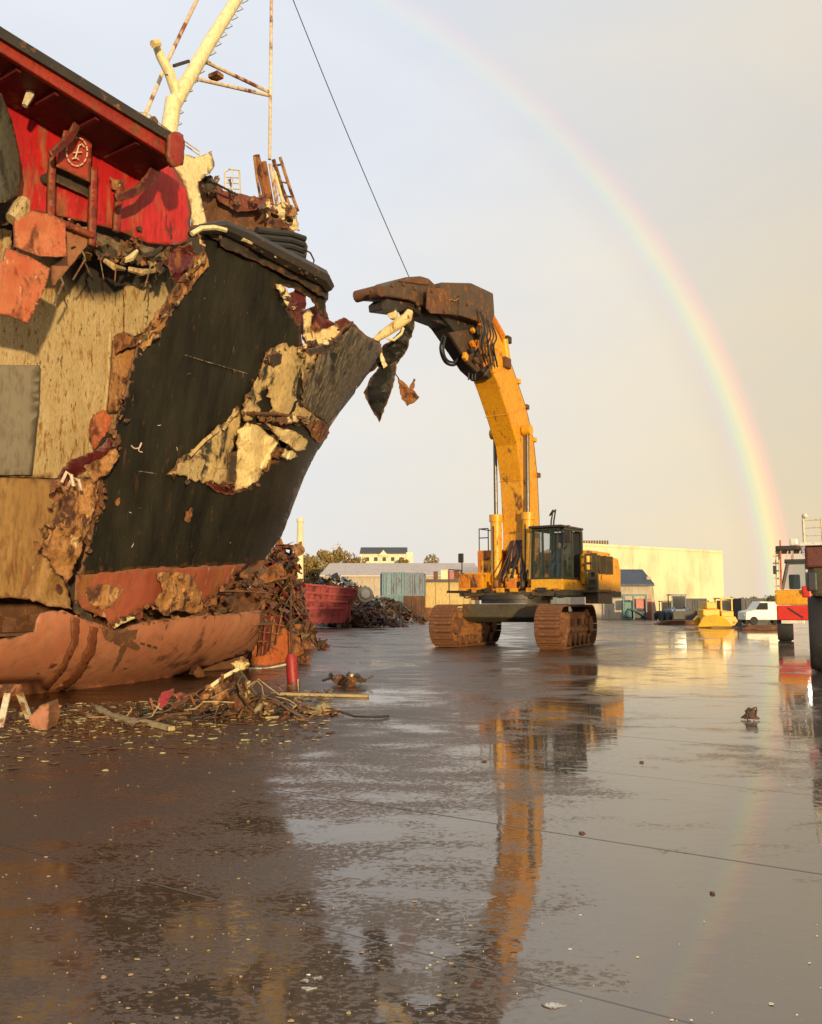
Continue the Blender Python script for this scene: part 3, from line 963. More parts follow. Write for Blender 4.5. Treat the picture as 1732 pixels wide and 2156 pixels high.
# deck beams under the deck and knee brackets
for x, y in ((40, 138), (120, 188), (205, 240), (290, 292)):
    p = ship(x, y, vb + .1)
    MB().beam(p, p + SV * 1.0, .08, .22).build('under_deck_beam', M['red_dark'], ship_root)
for pl in ([(172, 226), (186, 238), (150, 300), (108, 330), (104, 318), (140, 282)], [(330, 328), (346, 340), (322, 388), (284, 414), (246, 424), (240, 408), (286, 392), (312, 360)]):
    sheet(pl, V(-.15), 12, .8, .03, 1, 83).build('knee_bracket', M['red_dark'], ship_root, True, thick=.07)
for pl, v in (([(104, 330), (116, 326), (110, 480), (98, 476)], .2), ([(190, 352), (203, 354), (198, 520), (186, 514)], .2), ([(100, 462), (104, 452), (196, 492), (194, 502)], .15),
              ([(245, 395), (256, 390), (250, 490), (238, 484)], .3)):
    sheet(pl, V(v), 14, .5, .02, 1, 84).build('frame_post', M['red_beam'], ship_root, True, thick=.10)
sheet([(118, 352), (196, 388), (192, 418), (112, 380)], V(.33), 14, .5, .02, 1, 85).build('dark_opening', M['soot'], ship_root, thick=.03)  # near-black sheet, shade of the opening put into its colour
# panel with the ringed mark
pan = [(134, 274), (193, 282), (190, 384), (118, 350)]
sheet(pan, V(.1), 16, .4, .02, .8, 86).build('marked_panel', M['red_flap'] if False else paint('panel_red', (.42, .055, .03), (.36, .04, .025), RUST, .02, 1.4, .55, (1, 1, .5), .15), ship_root, True, thick=.03)
mk = MB()
VL = V(.03)
for k in range(14):
    a0, a1 = 2 * math.pi * (k + .1) / 14, 2 * math.pi * (k + .86) / 14
    mk.tube([VL(162 + 22 * math.cos(a), 319 + 30 * math.sin(a)) for a in (a0, (a0 + a1) / 2, a1)], .013, 5)
for pl in ([(158, 334), (163, 318), (166, 306), (173, 303), (177, 309)], [(154, 321), (172, 320)], [(152, 334), (160, 331), (166, 336)]):
    mk.tube([VL(*p) for p in pl], .016, 5)
mk.build('ring_mark', M['mark_white'], ship_root)
for x, y, r in ((98, 378, 10), (80, 484, 12), (292, 420 + 62, 5)):
    p = ship(x, y, .40)
    MB().cyl(p, SV, r * .011, .12, 14).build('pipe_hole', M['soot'], ship_root, True)
sheet([(232, 372), (262, 384), (258, 402), (236, 398)], V(.3), 9, 1.5, .08, 2.5, 87).build('cable_bundle', M['rust_gold'], ship_root, thick=.03)
# grey curved hawse drum at the left
dm = MB()
for k, (v) in enumerate((0,)):
    pts = [(-40, 190), (0, 196), (22, 250), (38, 320), (44, 370), (36, 408), (10, 425), (-40, 430)]
sheet(pts, lambda x, y: ship(x, y, -.5 + ((x + 40) / 90) ** 2 * .8), 12, .6, .04, 1, 88).build('hawse_casing', M['grey_dome'], ship_root, True, thick=.05)
sheet([(-40, 395), (14, 396), (40, 372), (36, 420), (10, 445), (26, 470), (-40, 480)], V(.2), 12, 1.5, .1, 1.5, 89).build('dark_recess', M['soot'], ship_root, thick=.03)  # near-black sheet, shade of the recess put into its colour
MB().tube(sp([(52, 420), (44, 440), (24, 462)], .0), [.10, .16, .12], 8).build('broken_pipe', M['cream_wall'], ship_root, True)
MB().tube(sp([(40, 158), (58, 170), (64, 198), (52, 222)], -.2), [.04, .07, .08, .05], 6).build('bent_pipe', M['white_metal'], ship_root, True)
MB().tube(sp([(-10, 156), (20, 150), (44, 160)], -.2), .025, 5).build('bent_rod', M['white_metal'], ship_root, True)
# hanging red flaps
sheet([(38, 438), (110, 452), (136, 470), (140, 540), (84, 540), (30, 520), (28, 470)], V(-.1), 12, .5, .06, .8, 91).build('hanging_flap', M['red_flap'], ship_root, thick=.03)
sheet([(136, 470), (196, 482), (180, 520), (140, 570), (112, 602), (108, 560), (138, 538)], V(.25), 12, 1, .09, .9, 92).build('hanging_flap', paint('flap_brown', (.30, .10, .04), (.36, .17, .08), RUST, .06, 2, .65, (1, 1, .6), .3), ship_root, thick=.03)
sheet([(12, 522), (62, 540), (106, 566), (92, 612), (74, 650), (58, 682), (26, 668), (-30, 656), (-30, 560), (6, 548)], V(-.35), 12, .5, .07, .7, 93).build('hanging_flap', M['red_flap'], ship_root, True, thick=.03)
sheet([(-40, 470), (24, 486), (20, 540), (4, 560), (-40, 560)], V(.6), 13, 2, .1, 1.5, 94).build('torn_plate', M['cream_wall'], ship_root, thick=.03)
# ragged lip of the cut deck between the red and cream walls
M['lip'] = paint('lip', (.24, .19, .10), (.13, .09, .05), (.22, .07, .03), .10, 3, .8, (1, 1, 1), .3)
sheet([(-80, 400), (120, 440), (300, 490), (430, 470), (440, 540), (400, 600), (300, 575), (180, 560), (60, 600), (-80, 600)], V(1.6), 16, 1, .1, 1, 195).build('deck_stub', M['soot'], ship_root, thick=.04)
lip = [(150, 484), (196, 490), (240, 498), (312, 514), (372, 524), (404, 508), (408, 528), (392, 552), (372, 556), (350, 546), (320, 546), (284, 552), (250, 546), (206, 528), (170, 536), (146, 566), (126, 576), (140, 536)]
sheet(lip, V(.6), 10, 4, .28, 2.2, 95).build('torn_deck_lip', M['lip'], ship_root, thick=.03)


def fringe(path, fn, n, size, mats, parent, seed, spread=6, aspect=(.35, .9), lean=None, name='shard', amp=.12):
    r_ = random.Random(seed)
    segs = [(Vector(a_), Vector(b_)) for a_, b_ in zip(path, path[1:])]
    tot = sum((b_ - a_).length for a_, b_ in segs)
    for k in range(n):
        d = r_.random() * tot
        for a_, b_ in segs:
            L_ = (b_ - a_).length
            if d <= L_:
                break
            d -= L_
        c = a_.lerp(b_, min(1, d / max(L_, 1e-6))) + Vector((r_.gauss(0, spread), r_.gauss(0, spread)))
        s_ = r_.uniform(*size)
        asp = r_.uniform(*aspect)
        th = r_.uniform(0, math.pi) if lean is None else lean + r_.gauss(0, .5)
        pl = []
        m_ = r_.choice((4, 5, 6, 7))
        for j in range(m_):
            an = 2 * math.pi * j / m_ + r_.uniform(-.3, .3)
            rr_ = r_.uniform(.45, 1.1)
            x, y = math.cos(an) * s_ * rr_, math.sin(an) * s_ * rr_ * asp
            pl.append((c.x + x * math.cos(th) - y * math.sin(th), c.y + x * math.sin(th) + y * math.cos(th)))
        of = r_.uniform(-.16, .02)
        tx_, ty_ = r_.uniform(-.02, .02), r_.uniform(-.02, .02)
        sheet(pl, lambda x, y: fn(x, y, of + tx_ * (x - c.x) + ty_ * (y - c.y)), 8, 1.2, amp, 2.6, seed * 50 + k).build(name, M[r_.choice(mats)], parent, thick=.02)


SHV = lambda v: (lambda x, y, o_: ship(x, y, v + o_))
HUO = lambda b_: (lambda x, y, o_: hull(x, y, b_ + o_))
fringe([(150, 520), (200, 520), (250, 540), (310, 545), (360, 550), (400, 530)], SHV(.45), 34, (7, 17), ['lip', 'cream_wall', 'soot', 'rust', 'red_dark', 'rust_gold', 'lip'], ship_root, 301, 9)
fringe([(20, 430), (110, 452), (190, 486), (300, 512), (390, 512)], SHV(.3), 18, (5, 12), ['red_beam', 'red_dark', 'rust', 'soot', 'red_flap'], ship_root, 302, 4)
fringe([(430, 536), (404, 580), (362, 640), (325, 690), (292, 728)], HUO(-.1), 20, (5, 13), ['rust_gold', 'cream_wall', 'rust', 'rust_dark'], ship_root, 303, 5, lean=2.2)
fringe([(262, 830), (243, 900), (244, 950), (214, 1002), (217, 1050), (203, 1092), (182, 1150), (168, 1205)], HUO(-.12), 30, (5, 14), ['rust_gold', 'rust', 'rust_dark', 'soot', 'cream_low'], ship_root, 304, 6, lean=1.8)
fringe([(130, 1000), (100, 1110), (88, 1150), (112, 1200), (140, 1260)], HUO(-.3), 18, (6, 16), ['rust_gold', 'rust', 'rust_dark', 'red_dark', 'cream_low'], ship_root, 305, 8, lean=1.4)
fringe([(355, 1000), (440, 1014), (484, 1030), (530, 1024), (570, 975), (610, 940)], HUO(-.12), 18, (4, 10), ['red_dark', 'rust_dark', 'mottled', 'cream_bright', 'soot'], ship_root, 306, 4)
fringe([(500, 870), (560, 884), (620, 880), (670, 890)], HUO(-.2), 20, (5, 14), ['mottled', 'rust_dark', 'cream', 'rust', 'black_scraped'], ship_root, 307, 6)
fringe([(520, 840), (560, 750), (610, 728), (660, 752), (640, 830)], HUO(-.12), 14, (4, 10), ['mottled', 'cream_wall', 'black_scraped', 'soot'], ship_root, 308, 6)
fringe([(585, 604), (612, 645), (634, 690), (640, 725), (700, 722), (722, 690)], HUO(-.1), 18, (4, 11), ['red_dark', 'cream', 'dark_steel', 'rust', 'soot'], ship_root, 309, 5)
fringe([(420, 385), (450, 380), (520, 414), (590, 460), (620, 486)], SHV(2.6), 24, (5, 14), ['rust_dark', 'soot', 'red_dark', 'rust_gold', 'cream', 'brown_steel'], ship_root, 310, 8)
fringe([(440, 486), (520, 505), (600, 548), (680, 596)], HUO(-.3), 14, (4, 11), ['dark_steel', 'dark_steel', 'cream', 'rust_dark'], ship_root, 311, 4, lean=.5)
fringe([(160, 1262), (205, 1294), (236, 1316), (296, 1286), (340, 1270), (400, 1280), (440, 1265), (500, 1212)], HUO(-.12), 26, (4, 12), ['rust', 'rust_gold', 'boot_top', 'rust_dark', 'soot'], ship_root, 312, 5)
fringe([(440, 1270), (480, 1250), (540, 1220), (560, 1260)], SHV(2.4), 22, (6, 18), ['rust_dark', 'rust', 'red_dark', 'soot', 'brown_steel'], ship_root, 313, 10)
for k in range(9):
    x, y = [(170, 540), (220, 545), (300, 560), (380, 570), (120, 590), (60, 545), (250, 556), (340, 560)][k % 8]
    r_ = random.Random(900 + k)
    p = ship(x + r_.uniform(-15, 15), y - 10, .2)
    MB().tube([p, p + Vector((r_.uniform(-.1, .1), -.03, -.15)), p + Vector((r_.uniform(-.2, .2), r_.uniform(-.1, .1), -r_.uniform(.25, .6)))], r_.uniform(.008, .02), 5).build('hanging_wire', M[r_.choice(['soot', 'rust', 'lip'])], ship_root)
sheet([(196, 520), (226, 512), (262, 540), (244, 552), (206, 546)], V(.4), 9, 2, .15, 2.5, 96).build('dark_recess', M['soot'], ship_root, thick=.02)  # near-black sheet, shade of the recess put into its colour
sheet([(360, 520), (400, 514), (414, 536), (384, 584), (366, 590), (352, 560)], V(.25), 9, 2.5, .2, 2.2, 97).build('torn_plate', M['red_dark'], ship_root, thick=.03)
for k, (a, b_) in enumerate((((262, 548), (288, 528)), ((220, 548), (262, 566)), ((300, 540), (340, 522)), ((270, 566), (330, 570)))):
    MB().tube([ship(*a, .3), ship((a[0] + b_[0]) / 2, (a[1] + b_[1]) / 2 + 5, .15), ship(*b_, .3)], [.05, .07, .04], 6).build('bent_pipe', [M['cream'], M['cream_wall'], M['soot'], M['cream_wall']][k], ship_root, True)

# ---- foredeck: cream post, winch frame, mast, rails
sheet([(384, 326), (416, 330), (444, 318), (450, 350), (440, 366), (416, 384), (424, 430), (434, 470), (408, 492), (400, 440), (388, 390), (364, 352), (376, 345)], V(2.2), 12, 1.2, .06, 1.2, 101).build('cream_casing', M['cream'], ship_root, True, thick=.08)
sheet([(416, 380), (452, 376), (470, 402), (520, 412), (560, 420), (584, 452), (620, 488), (560, 500), (500, 492), (430, 476), (424, 430)], V(3.0), 12, 2, .25, 1.3, 102).build('wrecked_bulwark', M['rust_dark'], ship_root, thick=.04)
sheet([(452, 398), (500, 408), (560, 418), (556, 440), (500, 446), (462, 424)], V(2.75), 11, 1.5, .12, 1.3, 103).build('wrecked_bulwark', paint('bulwark_red', (.20, .04, .025), (.14, .03, .02), RUST, .08, 2, .6, (1, 1, 1), .3), ship_root, thick=.04)
sheet([(416, 378), (444, 368), (456, 392), (440, 410), (428, 402)], V(2.5), 9, 2, .2, 2.2, 104).build('torn_plate', M['soot'], ship_root, thick=.03)
MB().tube(sp([(440, 378), (466, 392), (500, 410)], 2.4), .03, 6).build('bent_rod', M['dark_steel'], ship_root, True)
# big coil of black mooring hose
for k in range(5):
    y = 484 + k * 13
    c = [(515 + k * 1 + (24 - k * 2), y + k), (560, y + 3), (610, y + 8), (640 - k, y + 18)]
    MB().tube([ship(x + 2, yy, 2.5) for x, yy in c], .09, 8).build('fender_ridge', M['rubber'], ship_root, True)
sheet([(508, 486), (540, 478), (600, 486), (634, 500), (645, 520), (640, 552), (600, 545), (560, 525)], V(2.7), 13, .8, .05, 1, 106).build('rubber_fender', M['rubber'], ship_root, True, thick=.15)
MB().tube(sp([(640, 524), (654, 532), (662, 548), (656, 566)], 2.4), .025, 6).build('bent_rod', M['dark_steel'], ship_root, True)
# mast: tapered cream post, forked, leaning forward
VM = 3.4
base, fork, top = ship(352, 300, VM), ship(366, 210, VM), ship(502, -8, VM)
tip = ship(571, -118, VM)
MB().tube([ship(350, 330, VM), base, fork], [.22, .21, .21], 14).build('mast', M['mast_paint'], ship_root, True)
MB().tube([fork - Vector((0, 0, .15)), fork + (top - fork) * .5, top, tip], [.19, .18, .165, .15], 14).build('mast_boom', M['mast_paint'], ship_root, True)
MB().tube([ship(372, 195, VM), ship(356, 150, VM), ship(338, 118, VM), ship(328, 92, VM)], [.15, .14, .12, .10], 12).build('mast_stub', M['mast_paint'], ship_root, True)
MB().tube(sp([(322, 92), (334, 90)], VM - .2), .10, 8).build('stub_cap', M['cream_bright'], ship_root, True)
dirm = (top - fork).normalized()
for k in range(17):
    c = fork + (tip - fork) * (.02 + k * .056) + SU * .16
    MB().tube([c - SV * .1, c + SU * .13 - SV * .1, c + SU * .13 + SV * .14, c + SV * .14], .012, 5).build('rung', M['white_metal'], ship_root)
for k in range(4):
    c = base + (fork - base) * (k * .27) + SU * .19
    MB().tube([c - SV * .1, c + SU * .11 - SV * .1, c + SU * .11 + SV * .14, c + SV * .14], .012, 5).build('rung', M['white_metal'], ship_root)
MB().tube(sp([(302, 250), (352, 130), (420, -12)], VM + .8), .055, 8).build('backstay_pipe', M['pole_rusty'], ship_root, True)
a, b_, c, d_ = ship(366, 138, VM), ship(398, 128, VM), ship(400, 162, VM), ship(566, 196, VM)
MB().tube([a, b_], .045, 6).build('strut', M['dark_steel'], ship_root, True)
MB().tube([ship(430, 128, VM), d_ + Vector((0, 0, .05))], .055, 8).build('strut', M['pole_rusty'], ship_root, True)
MB().tube([c, d_ - Vector((0, 0, .06))], .055, 8).build('strut', M['pole_rusty'], ship_root, True)
MB().box(ship(455, 160, VM), (.34, .25, .12), R(-30)).build('lamp_bracket', M['rust'], ship_root)
MB().tube(sp([(352, 160), (362, 156)], VM), .06, 6).build('shackle', M['dark_steel'], ship_root, True)
pp = sp([(568, 335), (570, 190), (571, 90), (572, -10)], VM)
pp.append(pp[-1] + Vector((0, 0, 1.2)))
MB().tube(pp, .05, 8).build('signal_pole', M['pole_rusty'], ship_root, True)
# winch frame at the foot of the pole
for k, (pl, r, mt) in enumerate((([(540, 326), (546, 350), (562, 420)], .10, 'rust'), ([(536, 330), (542, 380), (550, 420)], .04, 'rust_gold'), ([(556, 340), (572, 430)], .08, 'rust'),
                         ([(576, 335), (596, 400), (612, 440)], .06, 'rust_gold'), ([(590, 330), (612, 400), (628, 445)], .05, 'rust_gold'),
                         ([(578, 360), (600, 440)], .05, 'cream'), ([(570, 345), (584, 430)], .06, 'pole_rusty'))):
    MB().tube(sp(pl, VM - .1 - .05 * k), r, 7).build('winch_leg', M[mt], ship_root, True)
for x0, y0, x1, y1 in ((572, 350, 596, 345), (578, 380, 606, 385), (588, 410, 618, 415)):
    MB().tube([ship(x0, y0, VM - .2), ship(x1, y1, VM - .2)], .03, 6).build('winch_brace', M['rust'], ship_root, True)
sheet([(552, 425), (566, 418), (572, 440), (564, 462), (550, 456)], V(VM - .4), 8, 1.5, .15, 3, 107).build('winch_drum', M['cream_bright'], ship_root, thick=.10)
sheet([(575, 430), (600, 424), (622, 440), (630, 486), (612, 488), (600, 462), (578, 470)], V(VM - .3), 8, 2, .2, 2.6, 108).build('winch_bed', M['cream'], ship_root, thick=.08)
sheet([(596, 425), (614, 432), (626, 452), (606, 455)], V(VM - .5), 8, 2, .2, 2.6, 109).build('winch_guard', M['rust_gold'], ship_root, thick=.05)
# guard rails
def rail(pxs, v, r=.018, name='rail'):
    MB().tube(sp(pxs, v), r, 5).build(name, M['white_metal'], ship_root)
rail([(474, 410), (474, 362), (482, 356), (504, 358), (506, 408)], 3.8, .03)
for y in (372, 384, 396):
    rail([(474, y), (506, y + 2)], 3.8, .018)
rail([(490, 357), (490, 408)], 3.8, .018)
rail([(286, 236), (310, 236), (340, 262), (420, 318)], 2.4)
rail([(290, 250), (316, 252), (420, 326)], 2.4)
for x, y0, y1 in ((290, 234, 262), (312, 236, 268), (378, 288, 308), (420, 316, 335)):
    rail([(x, y0), (x, y1)], 2.4)
sheet([(314, 250), (322, 244), (330, 256), (328, 272), (314, 268)], V(2.2), 7, .8, .05, 2, 110).build('lamp_housing', M['brown_steel'], ship_root, thick=.15)
# forestay from the mast head down to the cut stem piece
fa, fb = tip, None

# ------------------------------------------------------------------ lower keel section lying under the bow
keel = thing('keel_section', SW(0, .6, 0), 'rust red keel section of ship plating lying under the torn bow', 'hull section')


def keel_v(u, z):
    zz = max(0, min(1, z / 1.55))
    bot = .25 + max(0, u) * .06
    v = bot + 1.6 * (1 - zz) ** 2.5 - bot * zz * .6
    return v + (max(0, u - 1.0) / 7.5) ** 2.0 * 1.9


def keelp(px, py, off=0.0):
    d = ray(px, py)
    t_ = 9.0
    while t_ < 30:
        p = CAM + d * t_
        u, v, z = uvz(p)
        if v >= keel_v(u, z):
            lo, hi = t_ - .2, t_
            for _ in range(12):
                m_ = (lo + hi) / 2
                u, v, z = uvz(CAM + d * m_)
                if v >= keel_v(u, z): hi = m_
                else: lo = m_
            return CAM + d * (hi + off)
        t_ += .2
    return ship(px, py, 1)


kp = [(-90, 1352), (20, 1346), (70, 1331), (84, 1291), (130, 1284), (166, 1300), (204, 1312), (244, 1330), (300, 1310), (400, 1297), (500, 1292), (551, 1284), (549, 1310), (544, 1345), (531, 1372),
      (450, 1399), (380, 1424), (300, 1449), (200, 1468), (130, 1480), (60, 1484), (-90, 1486)]
sheet(kp, keelp, 14, 1.4, .04, .7, 121).build('keel_plate', M['keel_red'], keel, True, thick=.03)
for pl in ([(150, 1300), (166, 1302), (164, 1350), (140, 1405), (100, 1452), (90, 1448), (130, 1400), (152, 1350)], [(190, 1318), (206, 1322), (200, 1370), (170, 1425), (120, 1466), (100, 1462), (160, 1410), (184, 1362)]):
    sheet(pl, lambda x, y: keelp(x, y, -.05), 10, 1.0, .02, 1, 122).build('weld_band', M['keel_band'], keel, True, thick=.04)
sheet([(238, 1342), (270, 1338), (296, 1364), (290, 1370), (268, 1362), (256, 1390), (236, 1416), (246, 1386), (254, 1362), (240, 1356)], lambda x, y: keelp(x, y, -.05), 8, 1, .03, 2, 123).build('torn_gash', M['rust_dark'], keel, thick=.02)
sheet([(212, 1318), (248, 1330), (290, 1326), (286, 1346), (250, 1352), (222, 1346)], lambda x, y: keelp(x, y, -.06), 9, 2.5, .10, 2, 124).build('torn_gash', M['rust_dark'], keel, thick=.02)
for x in (300, 314, 326):
    sheet([(x - 4, 1352 + (x - 300) * .3), (x + 5, 1354 + (x - 300) * .3), (x + 5, 1360 + (x - 300) * .3), (x - 4, 1357 + (x - 300) * .3)], lambda a, c: keelp(a, c, -.05), 8, .5, 0, 2, 125).build('slot', M['soot'], keel, thick=.01)
MB().tube([keelp(x, y, -.03) for x, y in ((346, 1306), (342, 1345), (326, 1390), (300, 1425))], .012, 5).build('weld_seam', M['keel_band'], keel)
MB().tube([keelp(x, y, -.03) for x, y in ((452, 1296), (450, 1330), (440, 1370), (425, 1400))], .012, 5).build('weld_seam', M['keel_band'], keel)
bot = [(531, 1372), (450, 1399), (380, 1424), (300, 1449), (200, 1468), (130, 1480), (60, 1484), (-90, 1486)]
bp = [keelp(x, y, .01) for x, y in bot]
m = MB(); m.add(bp + [p + SV * 1.2 - Vector((0, 0, p.z * .55 - .02)) for p in bp] + [p + SV * 3.0 - Vector((0, 0, p.z - .03)) for p in bp], [(i + 8 * j, i + 1 + 8 * j, i + 9 + 8 * j, i + 8 + 8 * j) for i in range(7) for j in range(2)])
m.build('bottom_plate', M['keel_band'], keel, True, thick=.03)
# inside of the trough
m = MB(); m.add([SW(-7, .3, 1.15), SW(7.4, 1.4, 1.25), SW(8.6, 3.4, 1.3), SW(7.4, 5.2, 1.2), SW(-7, 5.8, 1.1)], [(0, 1, 2, 3, 4)])
m.build('tank_top', M['rust_dark'], keel, thick=.05)
m = MB(); m.add([SW(-7, 2.9, 0), SW(8.9, 3.6, 0), SW(8.6, 3.4, 1.9), SW(-7, 2.9, 2.0)], [(0, 1, 2, 3)])
m.build('keel_web', M['rust_dark'], keel, thick=.05)
sheet([(80, 1292), (40, 1300), (-60, 1296), (-60, 1330), (20, 1344), (70, 1330)], V(1.6), 12, 3, .2, 2, 126).build('torn_frame', M['rust_dark'], keel, thick=.03)
# bow end of the keel section: open framing and a torn tip
sheet([(531, 1372), (546, 1340), (552, 1330), (600, 1322), (612, 1330), (616, 1392), (560, 1403), (528, 1404)], V(2.9), 10, 1.5, .08, 1.2, 127).build('keel_tip', paint('keel_tip', (.46, .13, .025), (.38, .09, .02), (.12, .03, .012), .08, 1.2, .6, (1, 1, 1), .3), keel, True, thick=.03)
sheet([(612, 1330), (634, 1342), (655, 1362), (650, 1380), (640, 1408), (620, 1402)], V(3.2), 8, 3, .2, 2.4, 128).build('keel_tip', M['rust'], keel, thick=.03)
sheet([(550, 1300), (590, 1296), (598, 1322), (580, 1352), (560, 1378), (540, 1384), (546, 1340)], V(2.75), 10, 2, .08, 1.5, 129).build('dark_recess', M['red_dark'], keel, thick=.02)
for a, b_ in (((548, 1310), (600, 1318)), ((546, 1330), (596, 1336)), ((542, 1350), (584, 1352)), ((560, 1304), (552, 1380)), ((578, 1304), (566, 1372)), ((592, 1302), (580, 1360))):
    MB().tube([ship(*a, 2.6), ship(*b_, 2.6)], .02, 5).build('mesh_bar', M['rust'], keel)
MB().tube(sp([(526, 1408), (560, 1408), (600, 1400), (618, 1394)], 2.8), .03, 6).build('bright_edge', M['white_metal'], keel, True)
MB().tube(sp([(614, 1240), (612, 1320), (614, 1398)], 2.6), .03, 6).build('hanging_bar', M['brown_steel'], keel, True)

fringe([(84, 1292), (130, 1286), (166, 1302), (204, 1314), (244, 1330), (300, 1312), (400, 1298), (500, 1292), (548, 1286)], lambda x, y, o_: keelp(x, max(y, 1290), o_ * .6), 30, (3, 9), ['keel_red', 'rust', 'rust_dark', 'rust_gold'], keel, 321, 3)
fringe([(545, 1300), (600, 1320), (640, 1345), (650, 1380), (625, 1400)], SHV(2.8), 16, (4, 11), ['rust', 'rust_dark', 'red_dark', 'keel_red'], keel, 322, 5)
fringe([(0, 1330), (60, 1310), (200, 1300), (330, 1290), (430, 1290), (540, 1290)], SHV(2.2), 40, (6, 18), ['rust_dark', 'soot', 'brown_steel', 'rust'], keel, 323, 7, (.2, .5), 0.0)
prop = MB()
pa = gnd(108, 1534)
sheet([(72, 1506), (92, 1484), (112, 1476), (116, 1500), (110, 1531), (76, 1529)], lambda x, y: at_y(x, y, pa.y), 10, 1, .05, 1.5, 131, mb=prop)
tag(prop.build('support_plate', M['keel_red'], thick=.3), 'rust red steel block propping the keel section beside the white trestle', 'support block')

# ------------------------------------------------------------------ demolition excavator
EC = Vector((4.4, 36.4, 0))


def frame(psi):
    f = Vector((-math.sin(psi), -math.cos(psi), 0))
    l = Vector((math.cos(psi), -math.sin(psi), 0))      # machine's left, image right
    m_ = Matrix(((f.x, l.x, 0, EC.x), (f.y, l.y, 0, EC.y), (0, 0, 1, 0), (0, 0, 0, 1)))
    return f, l, m_


FU, LU, MU = frame(R(34))      # upper works
FT, LT, MT = frame(R(26))      # tracks


def mp_(px, py, l=0.0):
    d = ray(px, py)
    t_ = (l - (CAM - EC).dot(LU)) / d.dot(LU)
    p = CAM + d * t_
    return ((p - EC).dot(FU), p.z)


exc = thing('excavator', EC, 'large yellow tracked excavator raising a steel shear beside the ship bow', 'excavator')
# tracks
TW, TL, THT = 1.0, 5.7, 1.72
for side in (-1, 1):
    l0 = side * 2.2
    rr = THT / 2 - .06
    hx = TL / 2 - rr
    fr = MB(MT)
    prof = [(-hx - .45, .42), (-hx, .24), (hx, .24), (hx + .45, .42), (hx + .5, 1.2), (hx, 1.42), (-hx, 1.42), (-hx - .5, 1.2)]
    fr.prism(prof, l0 - .33, l0 + .33, 1)
    tr = fr.build('track_frame', M['track_frame'], exc, bev=.03)
    for e_ in (-1, 1):
        MB(MT).lathe((e_ * hx, l0, rr + .06), (0, 1, 0), [(.18, -.47), (.35, -.45), (.38, -.3), (.68, -.28), (.70, 0), (.68, .28), (.38, .3), (.35, .45), (.18, .47)], 20).build('idler_wheel', M['track'], tr, True)
    for k in range(6):
        MB(MT).lathe((-hx + .3 + k * (2 * hx - .6) / 5, l0, .26), (0, 1, 0), [(.12, -.42), (.2, -.4), (.2, .4), (.12, .42)], 12).build('track_roller', M['track'], tr, True)
    for s2 in (-1, 1):
        MB(MT).span((-hx + .2, l0 + s2 * .335, .62), (hx - .2, l0 + s2 * .40, .80)).build('frame_rib', M['track_frame'], tr, bev=.01)
        for k in range(4):
            MB(MT).box((-hx + .5 + k * (2 * hx - 1.0) / 3, l0 + s2 * .36, 1.02), (.42, .06, .26)).build('frame_pocket', M['rust_dark'], tr)
    # shoes round the loop
    per = 4 * hx + 2 * math.pi * rr
    n = 46
    shoe_me = None
    for k in range(n):
        s = (k + .3 * (side > 0)) / n * per
        if s < 2 * hx:
            p, a = (-hx + s, THT - .06), 0
        elif s < 2 * hx + math.pi * rr:
            a = (s - 2 * hx) / rr
            p = (hx + rr * math.sin(a), rr + .06 + rr * math.cos(a))
        elif s < 4 * hx + math.pi * rr:
            p, a = (hx - (s - 2 * hx - math.pi * rr), .06), math.pi
        else:
            a = math.pi + (s - 4 * hx - math.pi * rr) / rr
            p = (-hx + rr * math.sin(a), rr + .06 + rr * math.cos(a))
        if shoe_me is None:
            sb_ = MB()
            pt = per / n
            sb_.prism([(-pt * .47, -.02), (pt * .47, -.02), (pt * .47, .02), (pt * .38, .06), (pt * .30, .02), (-pt * .05, .02), (-pt * .10, .05), (-pt * .2, .02), (-pt * .47, .02)], -TW / 2, TW / 2, 1)
            so = sb_.build('track_shoe', M['track'], None)
            shoe_me = so.data
        else:
            so = bpy.data.objects.new('track_shoe', shoe_me)
            COL.objects.link(so)
        so.parent = tr
        w = MT @ Vector((p[0], l0, p[1]))
        rot = (MT.to_3x3().to_4x4() @ Matrix.Rotation(a, 4, 'Y'))
        so.matrix_local = Matrix.Translation(w - EC) @ rot
# car body between the tracks
cb = MB(MT)
cb.prism([(-1.3, 1.2), (-.8, 1.0), (.8, 1.0), (1.3, 1.2), (1.3, 1.74), (-1.3, 1.74)], -1.9, 1.9, 1)
cb.build('car_body', M['olive_steel'], exc, bev=.04)
MB(MT).lathe((0, 0, 1.75), (0, 0, 1), [(1.45, 0), (1.45, .16), (1.55, .17), (1.55, .36), (1.4, .37)], 32).build('swing_ring', M['dark_steel'], exc, True)

MUB = MU @ Matrix.Translation((-1.0, .3, 0))
U = lambda: MB(MUB)
U().span((-3.2, -2.35, 2.05), (2.2, 2.75, 2.28)).build('deck', M['olive_steel'], exc, bev=.03)
U().span((-3.2, -2.3, 2.29), (-1.0, 2.3, 4.0)).build('engine_housing', M['yellow'], exc, bev=.08)
U().prism([(-4.6, 2.2), (-3.22, 2.1), (-3.22, 3.9), (-4.4, 3.8), (-4.7, 3.2)], -2.2, 2.2, 1).build('counterweight', M['yellow'], exc, bev=.08)
